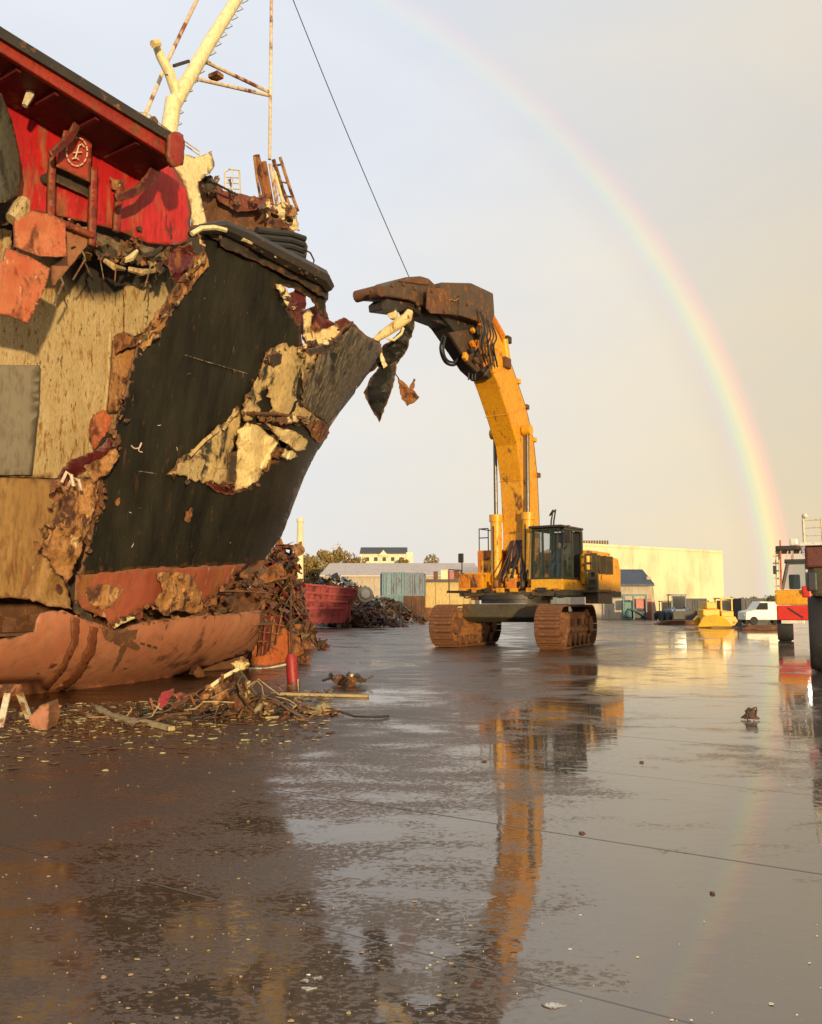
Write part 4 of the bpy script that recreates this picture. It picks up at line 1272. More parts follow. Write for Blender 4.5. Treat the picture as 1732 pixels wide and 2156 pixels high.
# right-hand boxes (image left)
bx = U().span((-.95, -2.2, 2.29), (.9, -.95, 4.05)).build('tool_box', M['orange'], exc, bev=.05)
U().span((.905, -2.0, 2.7), (.93, -1.2, 3.6)).build('box_door', M['yellow'], bx, bev=.01)
lb = U().span((.92, -2.45, 2.32), (2.1, -1.25, 3.05)).build('step_box', M['yellow'], exc, bev=.04)
U().span((2.11, -2.35, 2.42), (2.13, -1.9, 2.98)).build('box_door', M['orange'], lb, bev=.01)
U().span((2.11, -1.84, 2.42), (2.13, -1.35, 2.98)).build('box_door', M['orange'], lb, bev=.01)
U().span((1.2, -2.9, 2.2), (2.3, -1.2, 2.3)).build('step_plate', M['dark_steel'], exc)
U().span((1.4, -1.9, 1.9), (2.0, -1.2, 2.19)).build('red_bracket', M['rust'], exc, bev=.02)
# centre: boom foot brackets, swivel hoses, valves
for s in (-1, 1):
    U().prism([(-.9, 2.29), (1.5, 2.29), (1.3, 2.9), (.6, 3.6), (-.1, 3.6)], s * .78 - .06, s * .78 + .06, 1).build('boom_bracket', M['yellow'], exc, bev=.02)
U().box((1.7, 0, 2.55), (.7, .55, .5)).build('swivel_block', M['orange'], exc, bev=.06)
U().lathe((1.75, -.05, 2.8), (0, 0, 1), [(.24, 0), (.24, .14), (.14, .18), (.14, .36), (.08, .4)], 14).build('swivel_cap', M['yellow_bright'], exc, True)
U().span((-.2, -.72, 2.29), (.9, .72, 3.3)).build('valve_bay', M['brown_steel'], exc, bev=.03)
rq = random.Random(77)
for k in range(15):
    l = -.62 + k * .088
    U().tube(crom([(1.25 + rq.uniform(0, .5), l, 2.35), (1.75 + rq.uniform(-.2, .3), l * .95, 2.75), (1.6 + rq.uniform(-.2, .2), l * .85, 3.3), (1.35, l * .75, 3.9), (1.1, l * .7, 4.4)]), rq.choice((.03, .04, .05)), 7).build('hydraulic_hose', M['brown_red'] if k in (1, 5, 9, 12) else M['rust_gold'] if k in (3, 10) else M['rubber'], exc, True)
for k in range(9):
    c = (1.9 + rq.uniform(-.25, .3), rq.uniform(-.75, .75), 2.36 + rq.uniform(0, .25))
    U().box(c, (rq.uniform(.12, .3), rq.uniform(.1, .25), rq.uniform(.12, .3)), rq.uniform(-.5, .5)).build('valve_block', M[rq.choice(['orange', 'rust', 'brown_steel', 'dark_steel', 'yellow'])], exc, bev=.02)
for k in range(8):
    c = (2.15 + rq.uniform(-.1, .15), -2.2 + k * .62, 2.30)
    U().box(c, (.12, rq.uniform(.15, .4), rq.uniform(.08, .2))).build('deck_fitting', M[rq.choice(['orange', 'rust', 'dark_steel', 'yellow', 'white_metal'])], exc, bev=.02)
for k in range(5):
    l = -2.2 + k * 1.05
    U().tube(crom([(2.15, l, 2.25), (2.3, l + .2, 2.0), (2.1, l + .5, 2.05), (2.0, l + .7, 2.2)]), .03, 6).build('hydraulic_hose', M['rubber'], exc, True)
# cab
cr_, cl_ = (.15, 2.15), (1.02, 2.32)
z0, z1 = 2.75, 4.72
cabp = U().span((-.4, .98, 2.29), (2.2, 2.36, 2.74)).build('cab_base', M['yellow_bright'], exc, bev=.04)
cab = U()
W = .075
for r_ in cr_:
    for l_ in cl_:
        top_r = r_ - (.16 if r_ > 1 else 0)
        cab.beam((r_, l_, z0), (top_r, l_, z1), W * 1.3, W * 1.3)
for l_ in cl_:
    cab.beam((cr_[0], l_, z1), (cr_[1] - .16, l_, z1), W * 1.2)
    cab.beam((cr_[0], l_, z0), (cr_[1], l_, z0), W * 1.2)
    cab.beam((1.1, l_, z0), (1.1, l_, z1), W)
for r_ in cr_:
    cab.beam((r_, cl_[0], z0), (r_, cl_[1], z0), W * 1.2)
cab.beam((cr_[1] - .16, cl_[0], z1), (cr_[1] - .16, cl_[1], z1), W * 1.2)
cabo = cab.build('cab', M['frame_green'], exc, bev=.01)
U().span((cr_[0] - .08, cl_[0] - .08, z1 + .045), (cr_[1] + .12, cl_[1] + .08, z1 + .14)).build('cab_roof', M['dark_steel'], cabo, bev=.03)
U().span((cr_[0] - .05, cl_[0] - .02, z0 - .01), (cr_[0] + .02, cl_[1] + .02, z1)).build('cab_back', M['charcoal'], cabo)
m = U(); m.add([(2.16, 1.06, z0 + .04), (2.16, 2.28, z0 + .04), (2.005, 2.28, z1 - .04), (2.005, 1.06, z1 - .04)], [(0, 1, 2, 3)])
m.build('windscreen', M['glass'], cabo, thick=.012)
for l_ in cl_:
    U().span((1.16, l_ - .006, z0 + .06), (1.98, l_ + .006, z1 - .08)).build('side_window', M['glass'], cabo)
# bars in front of the windscreen
for k in range(4):
    l_ = 1.16 + k * .34
    U().beam((2.27, l_, z0 + .05), (2.12, l_, z1), .025).build('guard_bar', M['frame_green'], cabo)
st_ = U().box((.85, 1.66, 3.15), (.5, .55, .18))
st_.box((.62, 1.66, 3.6), (.14, .52, .85), Matrix.Rotation(R(-8), 4, 'Y'))
st_.build('operator_seat', M['seat'], cabo, bev=.05)
# driver: seated figure, one continuous skinned body
dj = [((.9, 1.66, 3.30), .17), ((.84, 1.66, 3.55), .17), ((.84, 1.66, 3.82), .19), ((.86, 1.66, 3.95), .075), ((.88, 1.66, 4.06), .11), ((.88, 1.66, 4.18), .10),
      ((.86, 1.44, 3.84), .075), ((.98, 1.36, 3.56), .06), ((1.24, 1.40, 3.50), .045), ((.86, 1.88, 3.84), .075), ((.98, 1.96, 3.56), .06), ((1.24, 1.92, 3.50), .045),
      ((1.32, 1.52, 3.32), .10), ((1.42, 1.50, 2.95), .07), ((1.56, 1.50, 2.84), .055), ((1.32, 1.80, 3.32), .10), ((1.42, 1.82, 2.95), .07), ((1.56, 1.82, 2.84), .055)]
de = [(0, 1), (1, 2), (2, 3), (3, 4), (4, 5), (2, 6), (6, 7), (7, 8), (2, 9), (9, 10), (10, 11), (0, 12), (12, 13), (13, 14), (0, 15), (15, 16), (16, 17)]
drv = thing('person', MUB @ Vector((.9, 1.66, 3.27)), 'person in dark blue clothing seated at the controls inside the excavator cab', 'person')
dme = bpy.data.meshes.new('body')
dme.from_pydata([tuple(MUB @ Vector(p) - drv.location) for p, _ in dj], de, [])
dme.materials.append(M['skin_vest'])
do = bpy.data.objects.new('body', dme)
COL.objects.link(do)
do.parent = drv
do.modifiers.new('skin', 'SKIN')
for i, (p, r_) in enumerate(dj):
    dme.skin_vertices[0].data[i].radius = (r_, r_)
dme.skin_vertices[0].data[0].use_root = True
sd = do.modifiers.new('sub', 'SUBSURF'); sd.levels = 1; sd.render_levels = 1
U().lathe((.93, 1.66, 4.02), (0, 0, 1), [(.03, 0), (.085, .02), (.10, .10), (.095, .18), (.05, .23)], 12).build('face', M['skin'], drv, True)
# left service bay (image right): walkway boxes, ladder, rails
U().span((-1.0, 2.32, 2.29), (1.9, 2.42, 2.6)).build('side_sill', M['yellow'], exc, bev=.02)
bay = U().span((-1.0, 1.1, 2.3), (.05, 2.65, 3.95)).build('air_cleaner_bay', M['yellow'], exc, bev=.05)
U().lathe((.35, 2.62, 2.55), (0, 0, 1), [(.26, 0), (.28, .05), (.28, 1.15), (.2, 1.25)], 16).build('oil_tank', M['yellow_bright'], exc, True)
U().span((-.9, 2.7, 2.2), (1.2, 3.35, 2.28)).build('walkway', M['olive_steel'], exc)
lad = U()
for l_ in (2.9, 3.35):
    lad.beam((1.15, l_, 2.2), (1.15, l_, 3.75), .06)
for z in (2.45, 2.75, 3.05, 3.35, 3.7):
    lad.beam((1.15, 2.9, z), (1.15, 3.35, z), .05, .1)
lad.span((.9, 2.92, 2.3), (.98, 3.33, 3.0)).build('ladder', M['olive_steel'], exc)
for k in range(3):
    U().span((.6 - k * .7, 2.98, 2.95), (.66 - k * .7, 3.3, 3.7)).build('guard_panel', M['olive_steel'], exc)
U().span((-.6, 2.75, 1.75), (.9, 3.3, 2.19)).build('battery_box', M['brown_steel'], exc, bev=.03)
# mirrors, beacon, rails
U().tube([(2.1, 2.42, 3.9), (2.3, 2.62, 4.0), (2.3, 2.62, 4.6)], .025, 6).build('mirror_arm', M['dark_steel'], exc)
U().box((2.3, 2.66, 4.35), (.08, .28, .45)).build('mirror', M['dark_steel'], exc, bev=.03)
U().box((2.3, 2.7, 4.75), (.1, .12, .12)).build('work_lamp', M['dark_steel'], exc, bev=.02)
U().tube([(1.7, -2.5, 2.3), (1.7, -2.5, 3.9)], .025, 6).build('mirror_arm', M['dark_steel'], exc)
U().box((1.7, -2.55, 3.7), (.08, .25, .4)).build('mirror', M['dark_steel'], exc, bev=.03)
for a, b_ in (((.8, -2.15, 4.05), (.8, -2.15, 5.0)), ((.8, -1.7, 4.05), (.8, -1.7, 5.0)), ((.8, -2.15, 5.0), (.8, -1.7, 5.0)), ((.8, -2.15, 4.6), (.8, -1.7, 4.6)), ((-.4, -2.15, 4.05), (-.4, -2.15, 5.0)), ((-.4, -2.15, 5.0), (.8, -2.15, 5.0))):
    U().tube([a, b_], .025, 6).build('handrail', M['olive_steel'], exc)
for a, b_ in (((1.2, -2.85, 2.3), (1.2, -2.85, 3.2)), ((2.2, -2.85, 2.3), (2.2, -2.85, 3.2)), ((1.2, -2.85, 3.2), (2.2, -2.85, 3.2))):
    U().tube([a, b_], .025, 6).build('handrail', M['olive_steel'], exc)
for k in range(2):
    U().tube([(.2, .95 + k * .12, 4.0), (.3, 1.05 + k * .12, 5.2), (.1, 1.05 + k * .12, 5.7), (-.1, .8, 5.5)], .035, 7).build('hydraulic_hose', M['rubber'], exc, True)

U = lambda: MB(MU)
# boom: box girder that curves forward
HW = .52
fr_px = [(1106, 1158), (1106, 1120), (1100, 1010), (1090, 935), (1071, 872), (1052, 815), (1040, 784), (1026, 752), (1014, 722), (1006, 694)]
bk_px = [(1138, 1200), (1136, 1085), (1132, 1000), (1124, 925), (1108, 856), (1090, 802), (1078, 768), (1066, 735), (1050, 702), (1032, 668)]
fr = [mp_(x, y, HW) for x, y in fr_px]
bk = [mp_(x, y, HW) for x, y in bk_px]
m = U()
m.prism(fr + bk[::-1], -HW, HW, 1)
boom = m.build('boom', M['yellow'], exc, bev=.04)
# seams and plates along the boom
for i in (2, 4, 6):
    p = fr[i]
    q = bk[i]
    for s in (-1, 1):
        U().beam((p[0], s * (HW + .012), p[1]), (q[0], s * (HW + .012), q[1]), .05, .03).build('boom_seam', M['yellow'], boom)
    U().beam((p[0] + .015, -HW, p[1]), (p[0] + .015, HW, p[1]), .05, .03).build('boom_seam', M['yellow'], boom)
# lift cylinders either side
pin_r, pin_z = mp_(1110, 905, HW + .25)
for s in (-1, 1):
    l_ = s * (HW + .24)
    a = Vector((mp_(1047 if s < 0 else 1113, 1238, l_)[0], l_, 2.35))
    b_ = Vector((mp_(1043 if s < 0 else 1111, 930 if s < 0 else 905, l_)[0], l_, pin_z))
    d = (b_ - a)
    cyl = U().tube([a, a + d * .46], .24, 16).build('lift_cylinder', M['yellow_bright'], exc, True)
    U().tube([a + d * .43, a + d * .475], .29, 16).build('cylinder_gland', M['yellow_bright'], cyl, True)
    U().tube([a + d * .47, b_], .085, 12).build('cylinder_rod', M['chrome'], cyl, True)
    U().cyl(b_, (0, 1, 0), .23, .34, 16).build('rod_eye', M['yellow_bright'], cyl, True)
    U().cyl(a, (0, 1, 0), .26, .36, 16).build('cylinder_foot', M['orange'], cyl, True)
    U().tube([a + Vector((.25, 0, .2)), a + d * .4 + Vector((.25, 0, 0))], .03, 6).build('cylinder_pipe', M['brown_steel'], cyl, True)
# hoses and pipes along the back of the boom
for k in range(4):
    l_ = HW - .06 - k * .12
    pts = [(bk[i][0] - .07, l_, bk[i][1]) for i in range(len(bk))]
    U().tube(pts, .035, 6).build('boom_pipe', M['orange'] if k % 2 else M['brown_steel'], boom, True)
for k, i in enumerate((2, 3, 4, 5)):
    U().box((bk[i][0] - .08, HW - .2, bk[i][1]), (.26, .55, .2)).build('pipe_clamp', M['yellow_bright'] if k % 2 else M['rust_dark'], boom, bev=.02)

# second member and shear head
def prof(pts, l=0.0):
    return [mp_(x, y, l) for x, y in pts]
st2 = [(930, 690), (905, 665), (960, 664), (1006, 690), (1016, 722), (1030, 760), (1034, 784), (1014, 800), (990, 778), (966, 742)]
U().prism(prof(st2), -.45, .40, 1).build('stick', M['dark_steel'], exc, bev=.03)
U().prism(prof([(944, 700), (984, 694), (1010, 742), (1018, 772), (1004, 784), (985, 766)], .45), .38, .50, 1).build('stick_cheek', M['brown_steel'], exc, bev=.02)
sh = U().prism(prof([(896, 602), (960, 603), (1007, 624), (1010, 668), (1004, 690), (985, 688), (950, 676), (906, 668), (894, 655)]), -.72, .72, 1).build('shear_body', M['brown_steel'], exc, bev=.06)
U().prism(prof([(900, 606), (948, 608), (946, 662), (906, 660), (898, 650)], .75), .72, .80, 1).build('shear_plate', M['rust_dark'], sh, bev=.02)
U().prism(prof([(966, 622), (1002, 634), (1004, 676), (966, 664)], .75), .72, .79, 1).build('shear_plate', M['brown_steel'], sh, bev=.02)
for pl in ([(944, 634), (951, 630), (958, 633), (966, 628)],):
    U().tube(crom([(*mp_(x, y, .80)[:1], .80, mp_(x, y, .80)[1]) for x, y in pl]), .02, 5).build('paint_scratch', M['rust_gold'], sh)
uj = U().prism(prof([(896, 604), (882, 591), (866, 586), (836, 588), (812, 594), (800, 604), (778, 607), (771, 618), (775, 628), (800, 630), (840, 636), (870, 648), (896, 658)]), -.45, .45, 1).build('upper_jaw', M['brown_steel'], exc, bev=.05)
U().prism(prof([(880, 594), (836, 591), (815, 598), (880, 606)]), -.5, .5, 1).build('jaw_plate', M['rust_dark'], uj, bev=.02)
U().tube([(*mp_(776, 618, 0)[:1], -.5, mp_(776, 618, 0)[1]), (*mp_(776, 618, 0)[:1], .5, mp_(776, 618, 0)[1])], .2, 12).build('jaw_tip', M['rust_dark'], uj, True)
U().prism(prof([(790, 640), (792, 655), (830, 660), (850, 650), (872, 668), (930, 690), (960, 684), (896, 656), (850, 640), (800, 632)]), -.3, .3, 1).build('lower_jaw', M['dark_steel'], exc, bev=.04)
# shear cylinder on the back and its linkages
def T3(px, py, l):
    r_, z_ = mp_(px, py, l)
    return (r_, l, z_)
U().tube([T3(1030, 660, .3), T3(1062, 716, .3)], .17, 12).build('tilt_cylinder', M['orange'], exc, True)
U().tube([T3(1018, 650, .3), T3(1032, 664, .3)], .2, 10).build('link_pin', M['rust_dark'], exc, True)
U().tube([T3(1062, 714, .5), T3(1068, 760, .5)], .16, 10).build('link_arm', M['yellow_bright'], exc, True)
U().box(T3(1066, 716, .4), (.35, .4, .3)).build('link_pin', M['dark_steel'], exc, bev=.04)
U().box(T3(1062, 765, .45), (.5, .45, .45)).build('link_block', M['rust_dark'], exc, bev=.05)
for k, pts in enumerate(([(1012, 655), (1018, 700), (1010, 740)], [(1020, 660), (1026, 710), (1030, 750)], [(1004, 690), (1012, 720), (1004, 750)], [(1036, 720), (1040, 760), (1020, 790)])):
    U().tube(crom([T3(x, y, .75) for x, y in pts]), .05, 7).build('hydraulic_hose', M['brown_steel'] if k % 2 else M['rubber'], exc, True)
for k in range(2):
    U().tube(crom([T3(934 + 5 * k, 706, .2 * k), T3(928 + 6 * k, 735, .2 * k), T3(938 + 3 * k, 762 - 5 * k, .2 * k), T3(958, 768 - 6 * k, .2 * k), T3(974, 748 - 5 * k, .2 * k)]), .05, 8).build('hydraulic_hose', M['rubber'], exc, True)
rq = random.Random(78)
for k in range(12):
    x, y = rq.uniform(980, 1024), rq.uniform(676, 770)
    U().box(T3(x, y, .66), (rq.uniform(.15, .45), .14, rq.uniform(.12, .4)), Matrix.Rotation(rq.uniform(-1, 1), 4, 'Y')).build('link_fitting', M[rq.choice(['brown_steel', 'rust_dark', 'dark_steel', 'orange', 'yellow'])], exc, bev=.02)
for k in range(6):
    x0 = 1006 + k * 6
    U().tube(crom([T3(x0, 650 + k * 6, .8), T3(x0 + 10, 690 + k * 4, .95), T3(x0 + 4, 730, .9), T3(x0 + 12, 772, .7)]), .035, 6).build('hydraulic_hose', M['rubber'] if k % 2 else M['brown_steel'], exc, True)
for k in range(10):
    x, y = [(782, 612), (800, 618), (826, 600), (850, 598), (874, 606), (880, 640), (910, 612), (936, 654), (985, 640), (996, 670)][k]
    l0_ = .47 if k < 6 else .83
    U().cyl(T3(x, y, l0_), (0, 1, 0), .07, .08, 8).build('bolt', M['rust_dark'], exc, True)
for x in (988, 996, 1002):
    U().tube([T3(x, 785, .2), T3(x - 1, 800, .2)], .03, 5).build('hose_end', M['rubber'], exc)

# ------------------------------------------------------------------ torn stem piece held in the shear
HY = at_y(830, 660, 1).normalized()
jr, jz = mp_(845, 652, 0)
jaw_p = MU @ Vector((jr, 0, jz))
hy = jaw_p.y - .3
hang = thing('torn_stem_plate', at_y(820, 730, hy), 'torn black stem plate with a cream pipe hanging from the shear jaws', 'scrap plate')
AY = lambda d: (lambda x, y: at_y(x, y, hy + d))
MB().tube([at_y(x, y, hy - .3) for x, y in ((790, 716), (806, 704), (836, 684), (858, 668), (864, 654))], [.10, .16, .19, .19, .12], 10).build('cream_pipe', M['cream_bright'], hang, True)
MB().cyl(at_y(828, 662, hy - .4), (.3, 1, 0), .17, .2, 12).build('pipe_flange', M['cream'], hang, True)
MB().tube([at_y(x, y, hy - .4) for x, y in ((815, 712), (830, 716), (846, 702), (850, 690))], .05, 7).build('bent_pipe', M['cream'], hang, True)
sheet([(836, 650), (852, 640), (868, 648), (873, 690), (858, 734), (838, 765), (812, 790), (796, 770), (772, 790), (768, 784), (800, 735), (836, 704), (856, 680)], AY(.1), 10, 1.5, .25, 1.6, 141).build('black_plate', M['black_hull'], hang, thick=.04)
sheet([(796, 776), (836, 762), (832, 800), (816, 848), (799, 889), (780, 856), (766, 826), (780, 796)], AY(-.1), 11, 1.2, .25, 1.2, 142).build('black_plate', M['black_hull'], hang, thick=.03)
sheet([(770, 708), (800, 716), (806, 742), (790, 752), (776, 730)], AY(-.2), 9, 2, .15, 2, 143).build('rusty_plate', M['rust_dark'], hang, thick=.03)
sheet([(796, 738), (806, 744), (816, 770), (808, 776)], AY(-.35), 8, 1, .1, 2, 144).build('cream_strip', M['cream'], hang, thick=.03)
sheet([(838, 796), (852, 806), (862, 818), (872, 796), (876, 800), (870, 820), (884, 836), (872, 848), (858, 855), (846, 840)], AY(.2), 7, 1, .12, 2.5, 145).build('rust_flake', M['rust'], hang, thick=.02)
MB().tube([at_y(830, 782, hy), at_y(842, 800, hy + .2)], .02, 5).build('hanging_wire', M['dark_steel'], hang)
# forestay ends at the shear
jt = MU @ Vector((mp_(864, 588, 0)[0], 0, mp_(864, 588, 0)[1]))
pts = []
for k in range(17):
    s = k / 16
    p = tip.lerp(jt, s)
    p.z -= .18 * math.sin(math.pi * s)
    pts.append(p)
MB().tube(pts, .016, 5).build('forestay', M['dark_steel'], ship_root, True)

# ------------------------------------------------------------------ debris on the yard
def gy(py):
    return gnd(CX, py).y


tr_ = thing('trestle', gnd(30, 1535), 'pale wooden trestle standing beside the keel section', 'trestle')
ty = gnd(60, 1520)
tb = gnd(0, 1560)
hh = .62
apexR = at_y(30, 1449, ty.y - .3)
for (a, b_) in (((18, 1452), gnd(0, 1534)), ((38, 1452), gnd(62, 1516))):
    MB().beam(at_y(*a, ty.y - .3), b_ + Vector((0, 0, .01)), .09, .05).build('leg', M['white_metal'], tr_, bev=.005)
MB().beam(apexR + Vector((.12, 0, .0)), apexR + Vector((-2.2, -.9, .0)), .1, .12).build('top_beam', M['rust'], tr_, bev=.01)
for dx, dy in ((-.35, .1), (.25, .3)):
    q = apexR + Vector((-2.1, -.85, 0))
    MB().beam(q, Vector((q.x + dx, q.y + dy - .2, .01)), .09, .05).build('leg', M['white_metal'], tr_, bev=.005)


def flat_scrap(name, px, label, cat, mat, h=.12, amp=.08, seed=1, tilt=.0, thick=.03, freq=3, group=None):
    """a bent sheet lying on the yard: outline taken on the ground, raised and dented"""
    c = gnd(sum(p[0] for p in px) / len(px), sum(p[1] for p in px) / len(px))
    m_ = MB()
    def fn(x, y):
        p = gnd(x, y)
        return Vector((p.x, p.y, thick * .5 + h * abs(noise.noise(p * freq + Vector((seed, 0, 0)))) + tilt * max(0, (p.y - c.y))))
    sheet(px, fn, 9, 1.5, 0, 1, seed, mb=m_)
    for i, p in enumerate(m_.v):
        m_.v[i] = p
    o = m_.build(name, mat, None, thick=thick)
    return tag(o, label, cat, group)


def up_scrap(name, px, ybase, label, cat, mat, amp=.15, seed=1, step=9, thick=.03, dy=0.0):
    """a crumpled sheet standing on the yard at the depth of its lowest point"""
    Y = gy(ybase) + dy
    o = sheet(px, lambda x, y: at_y(x, y, Y - .3 * (y - ybase) / 60), step, 1.8, amp, 2.4, seed).build(name, mat, None, thick=thick)
    return tag(o, label, cat)


# tangled heap of pipe, wire and lagging
hp = gnd(490, 1508)
heap = thing('wire_heap', hp, 'tangled heap of wire, bent rods and yellow lagging in front of the keel section', 'scrap heap')
rh = random.Random(11)
for k in range(84):
    a = Vector((rh.gauss(-.05, .75), rh.gauss(0, .4), rh.uniform(.02, .3)))
    pts = [hp + a]
    d = Vector((rh.uniform(-1, 1), rh.uniform(-.6, .6), rh.uniform(-.2, .9)))
    for j in range(4):
        d = d + Vector((rh.gauss(0, .6), rh.gauss(0, .5), rh.gauss(-.15, .5)))
        q = pts[-1] + d.normalized() * rh.uniform(.14, .3)
        lim = max(.03, .80 - .62 * abs(q.x - hp.x - .05) / .9)
        q.z = max(.02, min(q.z, lim))
        pts.append(q)
    MB().tube(pts, rh.choice([.008, .010, .014, .018, .026]), 5).build('rod' if k % 3 else 'wire', M[rh.choice(['brown_steel', 'rust_dark', 'rust', 'dark_steel', 'wood', 'rust_gold'])], heap)
for k, pl in enumerate(([(420, 1470), (436, 1442), (470, 1436), (482, 1460), (460, 1482), (430, 1490)], [(470, 1470), (520, 1452), (552, 1490), (530, 1506), (486, 1500)], [(440, 1490), (476, 1482), (500, 1508), (452, 1512)])):
    sheet(pl, lambda x, y: at_y(x, y, hp.y - .35 + .2 * k), 9, 2, .22, 3, 150 + k).build('bent_sheet', [M['rust_gold'], M['rust_dark'], M['brown_steel']][k], heap, thick=.015)
sheet([(560, 1390), (588, 1384), (600, 1396), (592, 1412), (568, 1410)] if False else [(486, 1396), (506, 1386), (524, 1394), (520, 1408), (500, 1414)], lambda x, y: at_y(x, y, hp.y - .2), 8, 2, .12, 4, 155).build('lagging', M['foam'], heap, thick=.06)
fringe([(400, 1500), (440, 1470), (500, 1440), (540, 1480), (575, 1508)], lambda x, y, o_: at_y(x, min(y, 1518), hp.y - .25 + o_), 26, (5, 15), ['rust_gold', 'rust_dark', 'foam', 'brown_steel', 'rust', 'olive_steel', 'cream'], heap, 331, 9, name='bent_sheet')
MB().tube([at_y(x, y, hp.y - .3) for x, y in ((440, 1448), (474, 1424), (504, 1408))], .03, 6).build('pipe', M['cream'], heap, True)
MB().tube([at_y(x, y, hp.y - .1) for x, y in ((504, 1410), (530, 1450), (552, 1480), (560, 1508))], .03, 6).build('pipe', M['olive_steel'], heap, True)
up_scrap('scrap_plate', [(398, 1420), (404, 1404), (414, 1398), (426, 1410), (432, 1424), (416, 1428)], 1432, 'small orange rust plate propped against the keel behind the wire heap', 'scrap plate', M['rust'], .08, 161, 7)
up_scrap('red_scrap', [(331, 1482), (340, 1460), (366, 1450), (364, 1466), (350, 1486), (336, 1500)], 1502, 'bright red bent scrap sheet leaning beside the wire heap', 'scrap sheet', M['red_scrap'], .06, 162, 7)
up_scrap('scrap_strip', [(362, 1462), (382, 1458), (396, 1464), (382, 1470), (378, 1484), (366, 1476)], 1488, 'small pinkish torn strip next to the bright red sheet', 'scrap strip', M['red_flap'], .06, 163, 6)


def stick(name, a, b_, w, h, mat, label, cat, group=None):
    p, q = gnd(*a), gnd(*b_)
    p.z = q.z = h / 2 + .004
    return tag(MB().beam(p, q, w, h).build(name, mat, None, bev=.006), label, cat, group)


stick('timber_batten', (300, 1524), (362, 1540), .10, .06, M['wood'], 'short pale batten lying flat in front of the splintered board', 'batten')
flat_scrap('splintered_board', [(190, 1484), (206, 1488), (240, 1506), (282, 1516), (296, 1524), (280, 1532), (236, 1518), (204, 1500)], 'splintered pale board lying beside the keel section', 'board', M['wood'], .05, 0, 164)
stick('timber_plank', (592, 1464), (776, 1469), .13, .05, M['wood'], 'long thin pale plank lying past the red bollard', 'plank')
flat_scrap('foam_scrap', [(604, 1488), (616, 1480), (640, 1492), (664, 1494), (686, 1484), (698, 1494), (676, 1506), (640, 1508), (628, 1502), (610, 1500)], 'torn yellowish foam scrap lying in front of the long plank', 'foam scrap', M['foam'], .10, 0, 165)
flat_scrap('foam_scrap', [(690, 1500), (704, 1496), (712, 1504), (700, 1510)], 'small rusty foam crumb beside the torn yellowish foam scrap', 'foam scrap', M['rust_dark'], .05, 0, 166)
ds = thing('scrap_tangle', gnd(728, 1450), 'dark bent scrap bundle lying on the wet slab beyond the plank', 'scrap bundle')
for k in range(16):
    c = gnd(690 + rh.random() * 80, 1443 + rh.uniform(-4, 6))
    a = c + Vector((rh.uniform(-.3, .3), rh.uniform(-.2, .2), rh.uniform(.02, .25)))
    b_ = c + Vector((rh.uniform(-.3, .3), rh.uniform(-.2, .2), rh.uniform(.02, .2)))
    mm = c + Vector((0, 0, rh.uniform(.05, .3)))
    MB().tube([a, mm, b_], rh.choice([.02, .03, .05]), 6).build('bent_bar', M[rh.choice(['brown_steel', 'rust_dark', 'dark_steel', 'cream'])], ds)
sheet([(700, 1432), (724, 1424), (752, 1430), (748, 1444), (716, 1448)], lambda x, y: at_y(x, y, gy(1447)), 8, 1.5, .15, 3, 167).build('bent_sheet', M['rust_dark'], ds, thick=.02)
# red bollard
rb = gnd(618, 1452)
bo = thing('red_bollard', rb, 'red painted steel bollard leaning at the bow end of the keel section', 'bollard')
MB().tube([rb, rb + Vector((-.02, 0, .25)), rb + Vector((-.05, 0, .62)), rb + Vector((-.06, 0, .72))], [.11, .12, .115, .07], 14).build('post', M['red_scrap'], bo, True)
MB().tube([rb + Vector((0, 0, .0)), rb + Vector((0, 0, .16))], [.135, .13], 14).build('foot', M['brown_red'], bo, True)
MB().tube([rb + Vector((.12, -.1, .0)), rb + Vector((.1, -.1, .22))], .015, 5).build('stake', M['wood'], bo)
# grit and chips: too many to count
def chips(name, n, area, label, mat, smin, smax, seed):
    r_ = random.Random(seed)
    m_ = MB()
    for _ in range(n):
        p = area(r_)
        if p is None:
            continue
        s = smin + (smax - smin) * r_.random() ** 3
        a = r_.uniform(0, 6.28)
        k = r_.uniform(.25, 1)
        vs2 = []
        for j in range(5):
            t2 = a + j * 1.2566 + r_.uniform(-.3, .3)
            vs2.append(p + Vector((math.cos(t2) * s, math.sin(t2) * s * k, .004 + r_.uniform(0, .22) * s)))
        m_.add(vs2, [(0, 1, 2), (0, 2, 3), (0, 3, 4)])
    return tag(m_.build(name, mat, None, fix=False, thick=.004), label, 'debris', None, 'stuff')


def near_keel(r_):
    x = min(r_.uniform(-20, 700), 760)
    y = 1478 + abs(r_.gauss(0, 46)) + max(0, 200 - x) * .08 - max(0, x - 250) * .06
    return gnd(x, y)


def wide_left(r_):
    return gnd(r_.uniform(-40, 1000), r_.uniform(1500, 2200) - r_.uniform(0, 40))


def wide_all(r_):
    return gnd(r_.uniform(500, 1800), r_.uniform(1900, 2200))


chips('pale_debris', 1300, near_keel, 'pale splinters and crumbs strewn along the keel section', M['foam'], .005, .065, 21)
chips('rust_debris', 2200, near_keel, 'rusty flakes strewn along the keel section', M['rust_dark'], .02, .08, 22)
chips('pale_crumbs', 330, wide_left, 'scattered pale crumbs on the muddy slabs', M['wood'], .0015, .015, 23)
chips('white_crumbs', 45, wide_all, 'scattered whitish crumbs on the nearest slabs', M['lamp_white'], .002, .012, 24)
